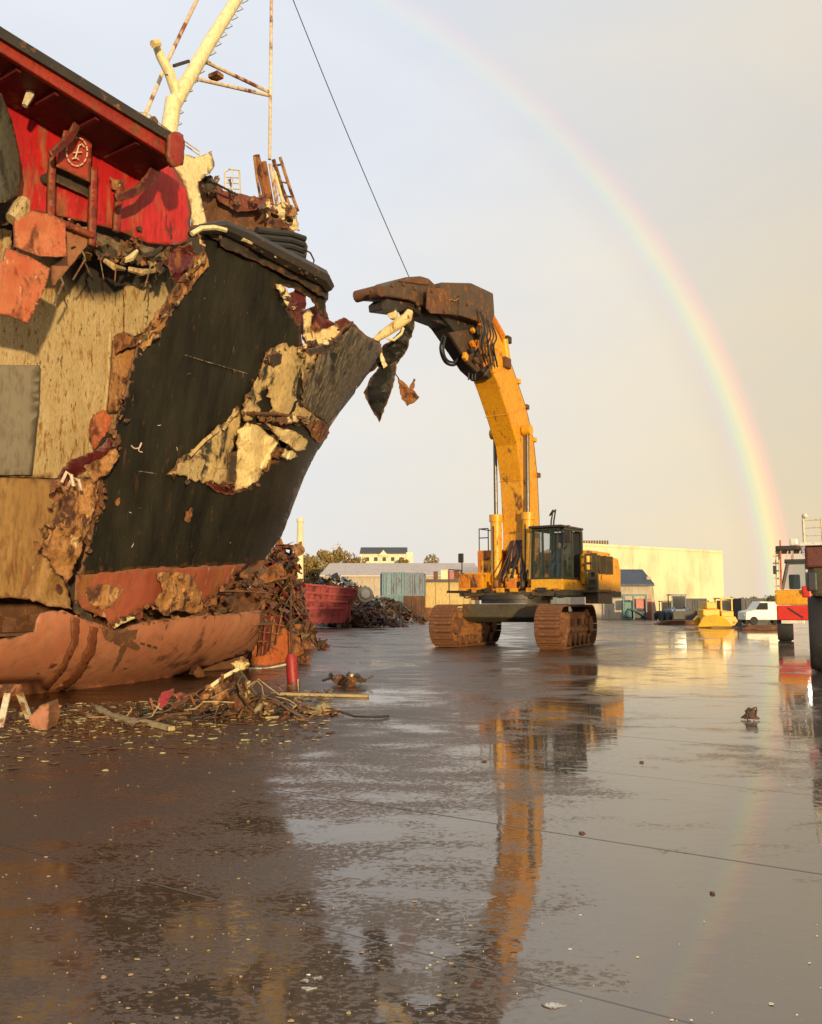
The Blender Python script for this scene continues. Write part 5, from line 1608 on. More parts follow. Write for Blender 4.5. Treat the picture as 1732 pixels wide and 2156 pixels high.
# three torn paper-like flakes and a lump that can be told apart
flat_scrap('paint_flake', [(632, 2070), (640, 2064), (652, 2068), (648, 2074)], 'squarish whitish paint flake, leading one of a close trio on the near slab', 'paint flake', M['lamp_white'], .01, 0, 171, thick=.002, group='trio of paint flakes')
flat_scrap('paint_flake', [(656, 2060), (676, 2056), (680, 2062), (662, 2066)], 'thin slanted whitish paint flake set apart behind its two neighbours on the near slab', 'paint flake', M['lamp_white'], .01, 0, 172, thick=.002, group='trio of paint flakes')
flat_scrap('paint_flake', [(634, 2082), (652, 2080), (668, 2082), (650, 2088)], 'long whitish paint flake lying flat in front of the other two on the near slab', 'paint flake', M['lamp_white'], .01, 0, 173, thick=.002, group='trio of paint flakes')
flat_scrap('paint_smear', [(1140, 2116), (1168, 2112), (1196, 2118), (1170, 2126), (1148, 2122)], 'pale crumbled smear lying alone on the bare near slab', 'paint flake', M['lamp_white'], .008, 0, 174, thick=.002)
lm = gnd(1581, 1516)
lump = thing('scrap_lump', lm, 'dark ragged scrap lump lying alone on the open wet slabs', 'scrap lump')
sheet([(1570, 1496), (1580, 1490), (1594, 1498), (1588, 1514), (1574, 1516)], lambda x, y: at_y(x, y, lm.y), 6, 3, .16, 5, 175).build('torn_lump', M['brown_steel'], lump, thick=.02)
for k_ in range(5):
    MB().tube(crom([lm + Vector((rh.uniform(-.12, .12), rh.uniform(-.08, .08), .015)), lm + Vector((rh.uniform(-.1, .1), 0, rh.uniform(.08, .2))), lm + Vector((rh.uniform(-.14, .14), rh.uniform(-.08, .08), .02))]), .012, 5).build('bent_bar', M['rust_dark'], lump)
MB().tube([lm + Vector((-.1, 0, .02)), lm + Vector((0, .02, .16)), lm + Vector((.09, 0, .05))], .02, 5).build('bent_bar', M['brown_steel'], lump)
for k, (x, y) in enumerate(((1227, 1756), (1020, 1604), (1352, 1606), (1502, 1882))):
    p = gnd(x, y)
    bm_ = bmesh.new()
    bmesh.ops.create_icosphere(bm_, subdivisions=3, radius=.026 if k < 3 else .016)
    for v_ in bm_.verts:
        n_ = noise.fractal(v_.co * 30 + Vector((k * 5, 0, 0)), .8, 2, 3)
        v_.co *= 1 + .55 * n_
        v_.co.z = max(v_.co.z * .55, -.004)
    me_ = bpy.data.meshes.new('mud_clod'); bm_.to_mesh(me_); bm_.free()
    me_.materials.append(M['rust_dark'])
    o = bpy.data.objects.new('mud_clod', me_); COL.objects.link(o); o.location = (p.x, p.y, .003)
    tag(o, ['small dark mud clod lying beside the excavator reflection', 'small dark mud clod nearest the excavator tracks', 'small dark mud clod between the excavator and the lone scrap lump', 'small dark mud clod on the smooth slab where the rainbow is mirrored'][k], 'mud clod', 'mud clods on the open slabs')

# ------------------------------------------------------------------ scrap heaps behind the bow
def heap_stuff(name, cx, cy, w, d_, h, n, label, mats, seed, smax=1.2, shape=None):
    r_ = random.Random(seed)
    root = thing(name, (cx, cy, 0), label, 'scrap heap')
    groups = {k: MB() for k in mats}
    for i in range(n):
        x = r_.gauss(0, .42) * w / 2
        y = r_.gauss(0, .42) * d_ / 2
        top = h * max(.05, 1 - (abs(x) / (w / 2)) ** 1.5) * max(.1, 1 - (abs(y) / (d_ / 2)) ** 2)
        if shape:
            top = shape(x) * max(.15, 1 - (abs(y) / (d_ / 2)) ** 2)
        z = r_.uniform(.0, 1) ** .7 * top
        c = Vector((cx + x, cy + y, z))
        k = r_.choice(mats)
        rot = Matrix.Rotation(r_.uniform(0, 6.28), 4, 'Z') @ Matrix.Rotation(r_.uniform(-1.2, 1.2), 4, 'Y') @ Matrix.Rotation(r_.uniform(-1, 1), 4, 'X')
        L_ = r_.uniform(.25, smax)
        t2 = r_.random()
        if t2 < .45:
            groups[k].box(c, (L_, r_.uniform(.05, .14), r_.uniform(.05, .14)), rot)
        elif t2 < .8:
            s = L_ * .6
            q = [rot @ Vector((r_.uniform(.6, 1) * s * ca, r_.uniform(.4, 1) * s * sa, r_.uniform(-.25, .25) * s)) for ca, sa in ((1, 0), (.3, .95), (-.8, .6), (-.8, -.6), (.3, -.95))]
            groups[k].add([c + p for p in q], [(0, 1, 2), (0, 2, 3), (0, 3, 4)])
        else:
            q = rot @ Vector((L_ * .6, 0, 0))
            groups[k].tube([c - q, c + Vector((0, 0, .1 * L_)), c + q], .03, 5)
    for k, g_ in groups.items():
        g_.v = [Vector((p.x, p.y, max(.0, p.z))) for p in g_.v]
        o = g_.build('scrap_tangle', M[k], root, fix=False, thick=.015)
        o['kind'] = 'stuff'
    return root


hb = gnd(600, 1310)
hY = 34.0
hX = at_y(598, 1300, hY).x
heap_stuff('scrap_heap', hX - .35, hY, 3.4, 3.2, 4.4, 1150, 'tall brown scrap heap of beams and rebar piled behind the ship stem', ['rust_dark', 'brown_steel', 'rust', 'dark_steel', 'red_dark'], 31, .85,
           shape=lambda x: max(.15, (4.2 if x < .5 else 4.2) - 3.4 * abs((x - .35) / (1.7 if x < .35 else .95)) ** 1.7))
for k, (pl, mt) in enumerate((([(560, 1196), (590, 1186), (604, 1204), (586, 1222), (560, 1214)], 'rust'), ([(612, 1152), (636, 1140), (642, 1160), (626, 1172)], 'rust_gold'))):
    o = sheet(pl, lambda x, y: at_y(x, y, hY - 1.4 - .2 * k), 9, 2, .3, 1.6, 190 + k).build('scrap_plate', M[mt], None, thick=.03)
    tag(o, ['bright orange rust plate sticking out of the tall brown scrap heap', 'golden rust plate on top of the tall brown scrap heap', 'wide dark rust plate at the foot of the tall brown scrap heap'][k], 'scrap plate')

# red ribbed skip
SKY = 62.0
sk0, sk1 = at_y(632, 1228, SKY), at_y(752, 1240, SKY)
skip = thing('scrap_skip', Vector(((sk0.x + sk1.x) / 2, SKY, 0)), 'red ribbed steel skip standing beyond the tall scrap heap', 'skip')
zt, zl = sk0.z, at_y(700, 1298, SKY).z
m = MB()
prf = [(sk0.x, zt), (sk1.x, zt - .45), (at_y(724, 1294, SKY).x, .35), (at_y(640, 1294, SKY).x, .35)]
m.prism(prf, SKY, SKY + 2.4, 1)
m.build('skip_body', M['red_skip'], skip, bev=.05)
for k in range(4):
    f = k / 3
    za = zt - .02 - f * 1.75
    MB().beam((sk0.x + f * .12, SKY - .05, za), (sk1.x - f * .9, SKY - .05, za - .42 * (1 - f)), .12, .14).build('rib', M['red_scrap'], skip)
for k in range(9):
    x = sk0.x + .25 + k * .42
    MB().beam((x, SKY - .04, zt - .1 - k * .04), (x, SKY - .04, .5), .06, .07).build('rib', M['red_skip'], skip)
for x in (sk0.x + .5, sk0.x + 2.8):
    MB().box((x, SKY + 1.2, .18), (.3, 2.2, .34)).build('skid', M['dark_steel'], skip)
# tyre and small things piled past the skip
heap_stuff('scrap_heap', at_y(765, 1290, 66).x, 66, 5.5, 5, 1.5, 520, 'low dark scrap heap between the red skip and the blue containers', ['dark_steel', 'rust_dark', 'brown_steel', 'brown_red'], 33, .7)
heap_stuff('scrap_heap', at_y(806, 1290, 88).x, 84, 9, 4, 2.4, 800, 'long mixed scrap heap lying in front of the blue containers', ['rust_dark', 'brown_steel', 'dark_steel', 'charcoal'], 34, .8)
dr = at_y(768, 1252, 64)
DS = .62
cd = thing('cable_drum', dr - Vector((0, 0, .6)), 'pale cable drum on its side on top of the low dark scrap heap', 'cable drum')
MB().lathe(dr, (.25, -1, .1), [(r0 * DS, h0 * DS) for r0, h0 in ((.2, -.5), (.95, -.5), (.95, -.40), (.4, -.38), (.4, .38), (.95, .40), (.95, .5), (.2, .5))], 20).build('drum', M['plaster_grey'], cd, True)
MB().lathe(dr + Vector((.08, -.32, .03)), (.25, -1, .1), [(.15, 0), (.35, .0), (.33, .12), (.12, .14)], 16).build('hub', M['lamp_white'], cd, True)
heap_stuff('scrap_heap', at_y(700, 1240, 74).x, 76, 13, 4, 4.3, 1100, 'dark scrap heap of engine blocks behind the red skip', ['charcoal', 'dark_steel', 'rust_dark', 'blue_b'], 35, .9)


# shipping containers: corrugated steel boxes
def container(px, Y, z0, mat, label, group=None, yaw=0.0, Lc=6.06, H=2.6):
    p = at_y(px, 1280, Y)
    root = thing('shipping_container', (p.x, Y, z0), label, 'container', group)
    T = Matrix.Translation((p.x, Y + 1.2, z0)) @ Matrix.Rotation(yaw, 4, 'Z')
    m_ = MB(T)
    w2 = 1.22
    # corrugated long sides
    n = 22
    for s in (-1, 1):
        vs2, fs2 = [], []
        for i in range(n * 4 + 1):
            y = -Lc / 2 + i * Lc / (n * 4)
            off = .03 if (i // 2) % 2 else 0
            vs2 += [(s * (w2 - off), y, .12), (s * (w2 - off), y, H - .1)]
        fs2 = [(2 * i, 2 * i + 2, 2 * i + 3, 2 * i + 1) for i in range(n * 4)]
        m_.add(vs2, fs2)
    m_.span((-w2 + .04, -Lc / 2 + .06, .1), (w2 - .04, Lc / 2, H - .05))
    m_.build('shell', M[mat], root, fix=False)
    fr_ = MB(T)
    for sx in (-1, 1):
        for sy in (-1, 1):
            fr_.box((sx * w2, sy * Lc / 2, H / 2), (.14, .14, H))
        for z in (.08, H - .06):
            fr_.box((sx * w2, 0, z), (.1, Lc, .14))
    for sy in (-1, 1):
        for z in (.08, H - .06):
            fr_.box((0, sy * Lc / 2, z), (2 * w2, .1, .14))
    fr_.build('corner_frame', M[mat], root)
    for sx in (-1, 1):
        MB(T).box((sx * .57, -Lc / 2 - .02, H / 2), (1.1, .06, H - .3)).build('door', M[mat], root, bev=.01)
        for q in (.25, .85):
            MB(T).tube([(sx * q, -Lc / 2 - .08, .2), (sx * q, -Lc / 2 - .08, H - .2)], .025, 5).build('lock_rod', M['chrome'], root)
    return root


container(826, 97, 0, 'blue_a', 'weathered teal container at the bottom of the left stack behind the scrap')
container(826.5, 97.1, 2.62, 'blue_a', 'weathered teal container on top of the left stack behind the scrap', yaw=R(4))
container(872, 99, 0, 'rust_box', 'rusty brown container under the grey blue one beside the cream shed')
container(872, 99, 2.62, 'blue_b', 'grey blue container stacked on the rusty one beside the cream shed', yaw=R(-3))

# low cream shed with clutter on its roof
def block(px0, px1, pytop, Y, depth, base=0.0):
    a, b_ = at_y(px0, pytop, Y), at_y(px1, pytop, Y)
    return a.x, b_.x, a.z


x0, x1, zt = block(893, 1000, 1226, 104, 8)
shed = thing('cream_shed', ((x0 + x1) / 2, 104, 0), 'low cream shed with a brown base and flat dark roof left of the excavator', 'shed')
MB().span((x0, 104, 1.3), (x1, 112, zt)).build('wall', M['shed_cream'], shed)
MB().span((x0 - .02, 103.95, 0), (x1 + .02, 112.05, 1.29)).build('base_wall', M['rust_box'], shed)
MB().span((x0 - .3, 103.6, zt + .01), (x1 + .3, 112.3, zt + .35)).build('roof', M['roof_dark'], shed)
for k in range(3):
    xx = x0 + 1.4 + k * 1.7
    MB().span((xx - .02, 103.96, 1.4), (xx + .02, 103.99, zt - .05)).build('panel_joint', M['rust_box'], shed)
for k, (x, w, h, mt) in enumerate(((918, .5, .9, 'rust_box'), (936, .9, 1.1, 'plaster'), (950, .8, .9, 'pink'), (962, .7, 1.0, 'rust_dark'), (974, .9, .8, 'plaster_grey'))):
    p = at_y(x, 1226, 105)
    o = MB().box((p.x, 105, zt + .36 + h / 2), (w, .8, h)).box((p.x, 105, zt + .36 + h + .03), (w + .08, .88, .06)).build('roof_crate', M[mt], None, bev=.03)
    tag(o, ['small brown crate standing on the cream shed roof', 'pale plaster coloured crate standing on the cream shed roof', 'pink crate standing on the cream shed roof', 'dark rusty crate standing on the cream shed roof', 'grey crate at the excavator end of the cream shed roof'][k], 'crate')

# pale hall, house on the rise, hill, trees, chimney and poles
hill = MB()
hv, hf = [], []
nx_, ny_ = 40, 12
for i in range(nx_ + 1):
    for j in range(ny_ + 1):
        x = -60 + i * 2.6
        y = 190 + j * 7
        hgt = 14 * math.exp(-((x + 13) / 22) ** 2) * math.exp(-((y - 235) / 32) ** 2) + 1.2 * noise.noise(Vector((x * .12, y * .12, 3)))
        hv.append((x, y, hgt - .8))
for i in range(nx_):
    for j in range(ny_):
        a = i * (ny_ + 1) + j
        hf.append((a, a + ny_ + 1, a + ny_ + 2, a + 1))
hill.add(hv, hf)
ho = hill.build('hill', M['hill'], None, True)
ho['kind'] = 'structure'


def gable(name, x0, x1, y0, y1, zw, zr, wm, rm, label, cat='building', along='x', overhang=.5):
    root = thing(name, ((x0 + x1) / 2, y0, 0), label, cat)
    if along == 'x':      # ridge runs along x, the roof slope faces the viewer
        ym = (y0 + y1) / 2
        m_ = MB(); m_.prism([(y0, 0), (y0, zw), (ym, zr - .1), (y1, zw), (y1, 0)], x0, x1, 0)
        m_.build('wall', M[wm], root)
        m_ = MB(); o_ = overhang
        k = (zr - zw) / (ym - y0)
        m_.prism([(y0 - o_, zw - o_ * k + .05), (ym, zr + .05), (y1 + o_, zw - o_ * k + .05), (y1 + o_, zw - o_ * k + .3), (ym, zr + .3), (y0 - o_, zw - o_ * k + .3)], x0 - o_, x1 + o_, 0)
        m_.build('roof', M[rm], root)
    else:
        xm = (x0 + x1) / 2
        m_ = MB(); m_.prism([(x0, 0), (x0, zw), (xm, zr - .1), (x1, zw), (x1, 0)], y0, y1, 1)
        m_.build('wall', M[wm], root)
        k = (zr - zw) / (xm - x0); o_ = overhang
        m_ = MB(); m_.prism([(x0 - o_, zw - o_ * k + .05), (xm, zr + .05), (x1 + o_, zw - o_ * k + .05), (x1 + o_, zw - o_ * k + .3), (xm, zr + .3), (x0 - o_, zw - o_ * k + .3)], y0 - o_, y1 + o_, 1)
        m_.build('roof', M[rm], root)
    return root


x0, x1, zt = block(696, 1010, 1176, 160, 30)
zw = at_y(700, 1214, 150).z
hall = gable('pale_hall', at_y(680, 1214, 150).x, at_y(1010, 1214, 150).x, 150, 186, zw, at_y(750, 1189, 168).z, 'plaster_grey', 'roof_pale', 'long hall with a wide pale pinkish roof behind the containers', 'hall')
hx0, hx1 = at_y(760, 1180, 205).x, at_y(856, 1180, 205).x
zb = at_y(760, 1184, 205).z
house = gable('white_house', hx0, hx1, 205, 214, at_y(760, 1166, 205).z, at_y(760, 1155, 209.5).z, 'white_wall', 'roof_dark', 'white house with a dark roof rising behind the pale roofed hall', 'house', overhang=.25)
for k in range(5):
    x = hx0 + 1.2 + k * 2.0
    w_ = MB().span((x, 204.9, zb + .3), (x + .8, 204.99, zb + 1.2)).build('window', M['charcoal'], house)
gw = hx0 + (hx1 - hx0) * .5
MB().prism([(gw - 1.2, at_y(760, 1170, 204).z), (gw, at_y(760, 1158, 204).z), (gw + 1.2, at_y(760, 1170, 204).z)], 204.2, 208, 1).build('dormer', M['white_wall'], house)
MB().span((hx1 - .02, 204.7, zb - 2), (hx1 + 1.6, 213, at_y(760, 1163, 205).z)).build('side_annex', M['white_wall'], house)


def leafy(name, p, h, w, mat, label, n=420, seed=1, group=None, cat='tree'):
    r_ = random.Random(seed)
    root = thing(name, p, label, cat, group)
    p = Vector(p)
    tk = MB()
    tk.tube([p, p + Vector((0, 0, h * .35)), p + Vector((.1 * w, 0, h * .7))], [.05 * h, .035 * h, .012 * h], 7)
    for k in range(5):
        a = r_.uniform(0, 6.28)
        s = p + Vector((0, 0, h * r_.uniform(.25, .5)))
        tk.tube([s, s + Vector((math.cos(a) * w * .25, math.sin(a) * w * .25, h * .22))], [.018 * h, .006 * h], 5)
    tk.build('trunk', M['bark'], root, True)
    cr2 = MB()
    cl_ = [(Vector((r_.gauss(0, .3) * w, r_.gauss(0, .3) * w, h * r_.uniform(.35, .92))), r_.uniform(.12, .26) * w) for _ in range(11)]
    for _ in range(n):
        c, rad = r_.choice(cl_)
        d = Vector((r_.gauss(0, 1), r_.gauss(0, 1), r_.gauss(0, .8))).normalized() * rad * r_.random() ** .4
        q = p + c + d
        s = r_.uniform(.025, .06) * w
        e1 = Vector((r_.gauss(0, 1), r_.gauss(0, 1), r_.gauss(0, 1))).normalized()
        e2 = e1.orthogonal().normalized()
        cr2.add([q - e1 * s, q + e2 * s * .6, q + e1 * s, q - e2 * s * .6], [(0, 1, 2, 3)])
    cr2.build('crown', M[mat], root, fix=False)
    return root


tl = ['golden bushy tree on the hill nearest the chimney', 'golden tree on the hill with a taller top', 'low golden tree beside the white house gable', 'small golden shrub tree under the hilltop', 'golden shrub tree just past the white house', 'low golden shrub tree further past the white house']
for k, (x, yb, yt, Y, mt) in enumerate(((664, 1200, 1172, 185, 'leaf_gold'), (694, 1196, 1164, 190, 'leaf_gold'), (730, 1196, 1178, 192, 'leaf_gold'), (712, 1205, 1184, 182, 'leaf_gold'), (868, 1190, 1174, 200, 'leaf_gold'), (886, 1190, 1180, 202, 'leaf_gold'))):
    a = at_y(x, yb, Y); b_ = at_y(x, yt, Y)
    h = b_.z + .5
    leafy('tree', (a.x, Y, 0), h, max(5.5, h * .62), mt, tl[k], 2600, 50 + k)
tw = at_y(632, 1140, 150)
ch = thing('chimney', (tw.x, 150, 0), 'slender cream chimney tower standing beyond the scrap heap', 'chimney')
zt = at_y(632, 1092, 150).z
MB().tube([(tw.x, 150, 0), (tw.x, 150, zt - .6)], [.85, .5], 14).build('shaft', M['plaster'], ch, True)
MB().tube([(tw.x, 150, zt - .6), (tw.x, 150, zt)], .65, 14).build('crown_ring', M['plaster'], ch, True)
for k, (x, yt) in enumerate(((712, 1140), (702, 1128 + 20))):
    p = at_y(x, 1180, 215); z = at_y(x, yt, 215).z
    o = MB().tube([(p.x, 215, 0), (p.x, 215, z)], [.14, .08], 6).tube([(p.x - .8, 215, z - .8), (p.x + .8, 215, z - .8)], .06, 5).build('utility_pole', M['plaster_grey'], None)
    tag(o, ['taller thin pole standing on the hill above the golden trees', 'shorter thin pole standing on the hill above the golden trees'][k], 'pole')

# big cream warehouse and blue-roofed shed on the right
WY = 118
x0, x1 = at_y(1190, 1160, WY).x, at_y(1522, 1160, WY).x
z0, z1 = at_y(1230, 1148, WY).z, at_y(1522, 1161, WY).z
wh = thing('warehouse', ((x0 + x1) / 2, WY, 0), 'large plain cream warehouse wall behind the blue roofed shed', 'warehouse')
m = MB()
m.add([(x0, WY, 0), (x1, WY, 0), (x1, WY, z1), (x0, WY, z0 + .35), (x0, WY + 40, 0), (x1, WY + 40, 0), (x1, WY + 40, z1), (x0, WY + 40, z0 + .35)],
      [(0, 1, 2, 3), (1, 5, 6, 2), (5, 4, 7, 6), (4, 0, 3, 7), (3, 2, 6, 7)])
m.build('wall', M['plaster'], wh)
m = MB(); m.add([(x0, WY - .06, z0 + .1), (x1 + .06, WY - .06, z1 - .22), (x1 + .06, WY - .06, z1 + .06), (x0, WY - .06, z0 + .42)], [(0, 1, 2, 3)])
m.build('parapet', M['plaster'], wh, thick=.12)
for k in range(1, 7):
    x = x0 + k * (x1 - x0) / 7
    MB().span((x - .03, WY - .03, .2), (x + .03, WY - .005, min(z0, z1) - .4)).build('panel_joint', M['plaster'], wh)
sx0, sx1 = at_y(1212, 1145, WY + 4).x, at_y(1282, 1145, WY + 4).x
zt, zb = at_y(1240, 1138, WY + 4).z, at_y(1240, 1152, WY + 4).z
rv = thing('roof_vent', ((sx0 + sx1) / 2, WY + 4, zb - .4), 'long grey louvred vent housing on the warehouse roof', 'roof vent')
MB().span((sx0, WY + 4, zb - .4), (sx1, WY + 6, zt)).build('housing', M['olive_steel'], rv, bev=.03)
for k in range(12):
    x = sx0 + .3 + k * (sx1 - sx0 - .6) / 11
    MB().box((x, WY + 3.97, (zt + zb) / 2 + .1), (.12, .06, (zt - zb) * .8)).build('louvre', M['plaster_grey'], rv)
BY = 100
x0, x1 = at_y(1232, 1250, BY).x, at_y(1368, 1250, BY).x
bs_ = gable('blue_roofed_shed', x0, x1, BY, BY + 9, at_y(1300, 1232, BY).z, at_y(1300, 1204, BY + 4.5).z, 'plaster_grey', 'roof_blue', 'pale shed with a dark blue grey gable roof in front of the warehouse', 'shed', overhang=.5)
MB().span((x1 - 3.2, BY - .04, .1), (x1 - 2.2, BY - .005, 2.2)).build('door', M['teal'], bs_)
m = MB(); m.prism([(x1 + .02, 0), (x1 + 1.1, 0), (x1 + .8, 3.4), (x1 + .5, 4.9), (x1 + .02, 4.9)], BY + 1, BY + 8, 1)
m.build('lean_to', M['plaster_grey'], bs_)

# teal machine with pink panel
p = gnd(1340, 1305)
tm = thing('pump_unit', (p.x, p.y, 0), 'teal framed pump unit with pink panels beside the blue roofed shed', 'machine')
def at(dx, dy, dz):
    return (p.x + dx, p.y + dy, dz)
for dx in (-1.3, -.2, 1.2):
    MB().span(at(dx - .08, 0, 0), at(dx + .08, .2, 2.6)).build('post', M['teal'], tm)
MB().span(at(-1.4, -.05, 2.6), at(1.3, .3, 2.8)).build('top_beam', M['teal'], tm)
MB().span(at(-1.2, .3, .2), at(-.3, 1.4, 2.0)).build('engine', M['teal'], tm, bev=.1)
MB().span(at(.1, .3, 1.2), at(1.0, 1.2, 2.3)).build('panel', M['pink'], tm, bev=.05)
MB().span(at(-.2, .2, .1), at(1.1, 1.2, 1.0)).build('pump', M['charcoal'], tm, bev=.1)
MB().span(at(1.25, .4, .0), at(1.9, 1.6, 2.3)).build('side_panel', M['pink'], tm, bev=.05)
MB().tube([at(-1.2, -.1, .4), at(-.6, -.2, 1.2), at(.3, -.2, .8), at(1.1, -.1, .3)], .09, 7).build('pipe', M['teal'], tm, True)


# small parked machines
def wheel(root, c, r_, w, axis=(1, 0, 0), mat='tyre', name='wheel'):
    w_ = MB().lathe(c, axis, [(r_ * .55, -w / 2), (r_ * .93, -w / 2), (r_, -w * .3), (r_, w * .3), (r_ * .93, w / 2), (r_ * .55, w / 2)], 20).build(name, M[mat], root, True)
    MB().lathe(c, axis, [(.05, -w * .40), (r_ * .3, -w * .42), (r_ * .57, -w * .34), (r_ * .57, w * .34), (r_ * .3, w * .42), (.05, w * .40)], 16).build('rim', M['charcoal'], w_, True)
    return w_


def loader(px, py, body, label, s=1.0, arm=True):
    g_ = gnd(px, py)
    r_ = thing('small_loader', g_, label, 'loader')
    B = lambda dx, dy, dz: (g_.x + dx * s, g_.y + dy * s, dz * s)
    MB().span(B(-.8, 0, .45), B(.8, 2.2, 1.1)).build('chassis', M[body], r_, bev=.08)
    cb_ = MB()
    for dx in (-.55, .55):
        for dy in (.5, 1.6):
            cb_.beam(B(dx, dy, 1.1), B(dx, dy, 2.2), .08)
    cb_.span(B(-.65, .4, 2.2), B(.65, 1.7, 2.3)).build('cab', M[body], r_)
    MB().span(B(-.5, .52, 1.15), B(.5, .54, 2.15)).build('window', M['glass_dark'], r_)
    for dx in (-.9, .9):
        for dy in (.3, 1.9):
            wheel(r_, Vector(B(dx, dy, .45)), .45 * s, .3 * s)
    if arm:
        for dx in (-.5, .5):
            MB().beam(B(dx, .3, 1.2), B(dx, -.9, .5), .12).build('lift_arm', M[body], r_)
        m_ = MB(); m_.prism([(g_.y - 1.6 * s, .05), (g_.y - .9 * s, .05), (g_.y - .8 * s, .9 * s), (g_.y - 1.0 * s, .95 * s), (g_.y - 1.1 * s, .3 * s)], g_.x - .95 * s, g_.x + .95 * s, 0)
        m_.build('bucket', M['dark_steel'], r_)
    return r_


loader(1408, 1306, 'olive_steel', 'small dark loader parked beside the pink panels of the pump unit', .9)
loader(1436, 1311, 'blue_b', 'blue grey loader parked between the dark loader and the yellow bulldozer', 1.15)
container(1462, 92, 0, 'charcoal', 'charcoal container behind the blue grey loader', Lc=3.0, H=2.3)
container(1586, 90, 0, 'charcoal', 'charcoal container between the yellow bulldozer and the white van', Lc=3.0, H=2.3)
fb = gnd(1444, 1316)
fl = thing('steel_plates', fb, 'low stack of dark steel plates on the ground before the blue grey loader', 'steel plates')
for k in range(4):
    MB().box((fb.x + k * .12, fb.y + .8, .06 + k * .09), (4.4 - k * .3, 1.5, .08), R(k * 2)).build('plate', M['rust_dark'], fl)
fb2 = gnd(1610, 1326)
fl2 = thing('steel_plates', fb2, 'low stack of dark steel plates on the ground before the white van', 'steel plates')
for k in range(3):
    MB().box((fb2.x + k * .1, fb2.y + .8, .06 + k * .09), (2.9 - k * .3, 1.5, .08), R(-k * 2)).build('plate', M['rust_dark'], fl2)

# yellow bulldozer
dz = gnd(1516, 1321)
do_ = thing('bulldozer', dz, 'bright yellow bulldozer with a low blade parked before the warehouse', 'bulldozer')
def B(dx, dy, dz_):
    return (dz.x + dx, dz.y + dy, dz_)
for dy in (.2, 1.9):
    pr = [(dz.x - 1.0, .1), (dz.x + 1.2, .1), (dz.x + 1.5, .45), (dz.x + 1.3, .8), (dz.x - .9, .85), (dz.x - 1.25, .5)]
    MB().prism(pr, dz.y + dy, dz.y + dy + .5, 1).build('track', M['dozer'], do_, bev=.05)
MB().span(B(-1.0, .6, .6), B(.3, 1.9, 1.35)).build('engine_hood', M['dozer'], do_, bev=.08)
MB().span(B(.35, .5, .7), B(1.3, 2.0, 1.2)).build('body', M['dozer'], do_, bev=.06)
cb_ = MB()
for dx in (.4, 1.2):
    for dy in (.6, 1.9):
        cb_.beam(B(dx, dy, 1.2), B(dx, dy, 2.1), .1)
cb_.span(B(.3, .5, 2.1), B(1.3, 2.0, 2.2)).build('cab_frame', M['dozer'], do_)
MB().span(B(.5, .7, 1.25), B(1.1, 1.8, 2.0)).build('cab_window', M['glass_dark'], do_)
MB().span(B(-.5, .9, 1.36), B(-.4, 1.0, 2.0)).build('exhaust', M['charcoal'], do_)
MB().span(B(-.7, .62, 1.36), B(.1, 1.85, 1.9)).build('tank', M['dozer'], do_, bev=.06)
bl_ = MB()
bl_.add([B(-1.9, -.8, .04), B(-.2, -1.1, .04), B(.6, -.9, .04), B(.35, -.6, .5), B(-.4, -.7, .95), B(-1.3, -.5, .8)], [(0, 1, 4, 5), (1, 2, 3, 4)])
bl_.build('blade', M['dozer'], do_, thick=.14)
MB().beam(B(-.9, -.5, .4), B(-.3, .6, .6), .15).build('push_arm', M['dozer'], do_)
MB().beam(B(.3, -.6, .4), B(.3, .6, .6), .15).build('push_arm', M['dozer'], do_)

# white van
vn = gnd(1612, 1316)
van = thing('white_van', vn, 'white van parked behind the red fronted truck', 'van')
pr = [(vn.x - 1.6, .4), (vn.x + 2.3, .4), (vn.x + 2.3, 1.9), (vn.x - .3, 1.95), (vn.x - .8, 1.25), (vn.x - 1.55, 1.1)]
MB().prism(pr, vn.y, vn.y + 1.8, 1).build('body', M['van_white'], van, bev=.08)
MB().prism([(vn.x - .75, 1.25), (vn.x - .35, 1.82), (vn.x + .3, 1.82), (vn.x + .3, 1.25)], vn.y - .02, vn.y - .006, 1).build('window', M['glass_dark'], van)
for dx in (-.9, 1.5):
    for dy in (.1, 1.7):
        wheel(van, Vector((vn.x + dx, vn.y + dy, .36)), .36, .22, (0, 1, 0))
MB().span((vn.x - 1.62, vn.y + .2, .7), (vn.x - 1.56, vn.y + .5, .9)).build('headlight', M['lamp_white'], van)
for k, (x, yt, Y) in enumerate(((1576, 1262, 150), (1600, 1266, 155), (1628, 1262, 150), (1556, 1268, 160))):
    a = at_y(x, 1285, Y)
    leafy('tree', (a.x, Y, 0), at_y(x, yt, Y).z, 5.2, 'leaf_green', ['low olive tree in the gap right of the warehouse', 'low olive tree behind the white van', 'low olive tree beside the red fronted truck', 'low olive tree against the warehouse corner'][k], 1500, 70 + k)

# ------------------------------------------------------------------ red-fronted truck with a lit lamp
tg = gnd(1652, 1350)
tY = tg.y
truck = thing('terminal_truck', (at_y(1637, 1300, tY).x, tY, 0), 'yellow and red terminal truck with one lit headlamp and tall cab', 'truck')
def tx(px):
    return at_y(px, 1300, tY).x
def tz(py):
    return at_y(1660, py, tY).z
wheel(truck, Vector(((tx(1637) + tx(1668)) / 2, tY + .6, .56)), .56, tx(1668) - tx(1637), (1, 0, 0))
wheel(truck, Vector((tx(1730), tY + .6, .56)), .56, .6, (1, 0, 0))
wheel(truck, Vector(((tx(1637) + tx(1668)) / 2, tY + 4.6, .56)), .56, .6, (1, 0, 0))
wheel(truck, Vector((tx(1730), tY + 4.6, .56)), .56, .6, (1, 0, 0))
L0, L1 = tx(1636), tx(1733)
MB().span((L0 + .02, tY, tz(1306)), (L1, tY + 5.5, tz(1275))).build('front_bumper', M['red_paint'], truck, bev=.06)
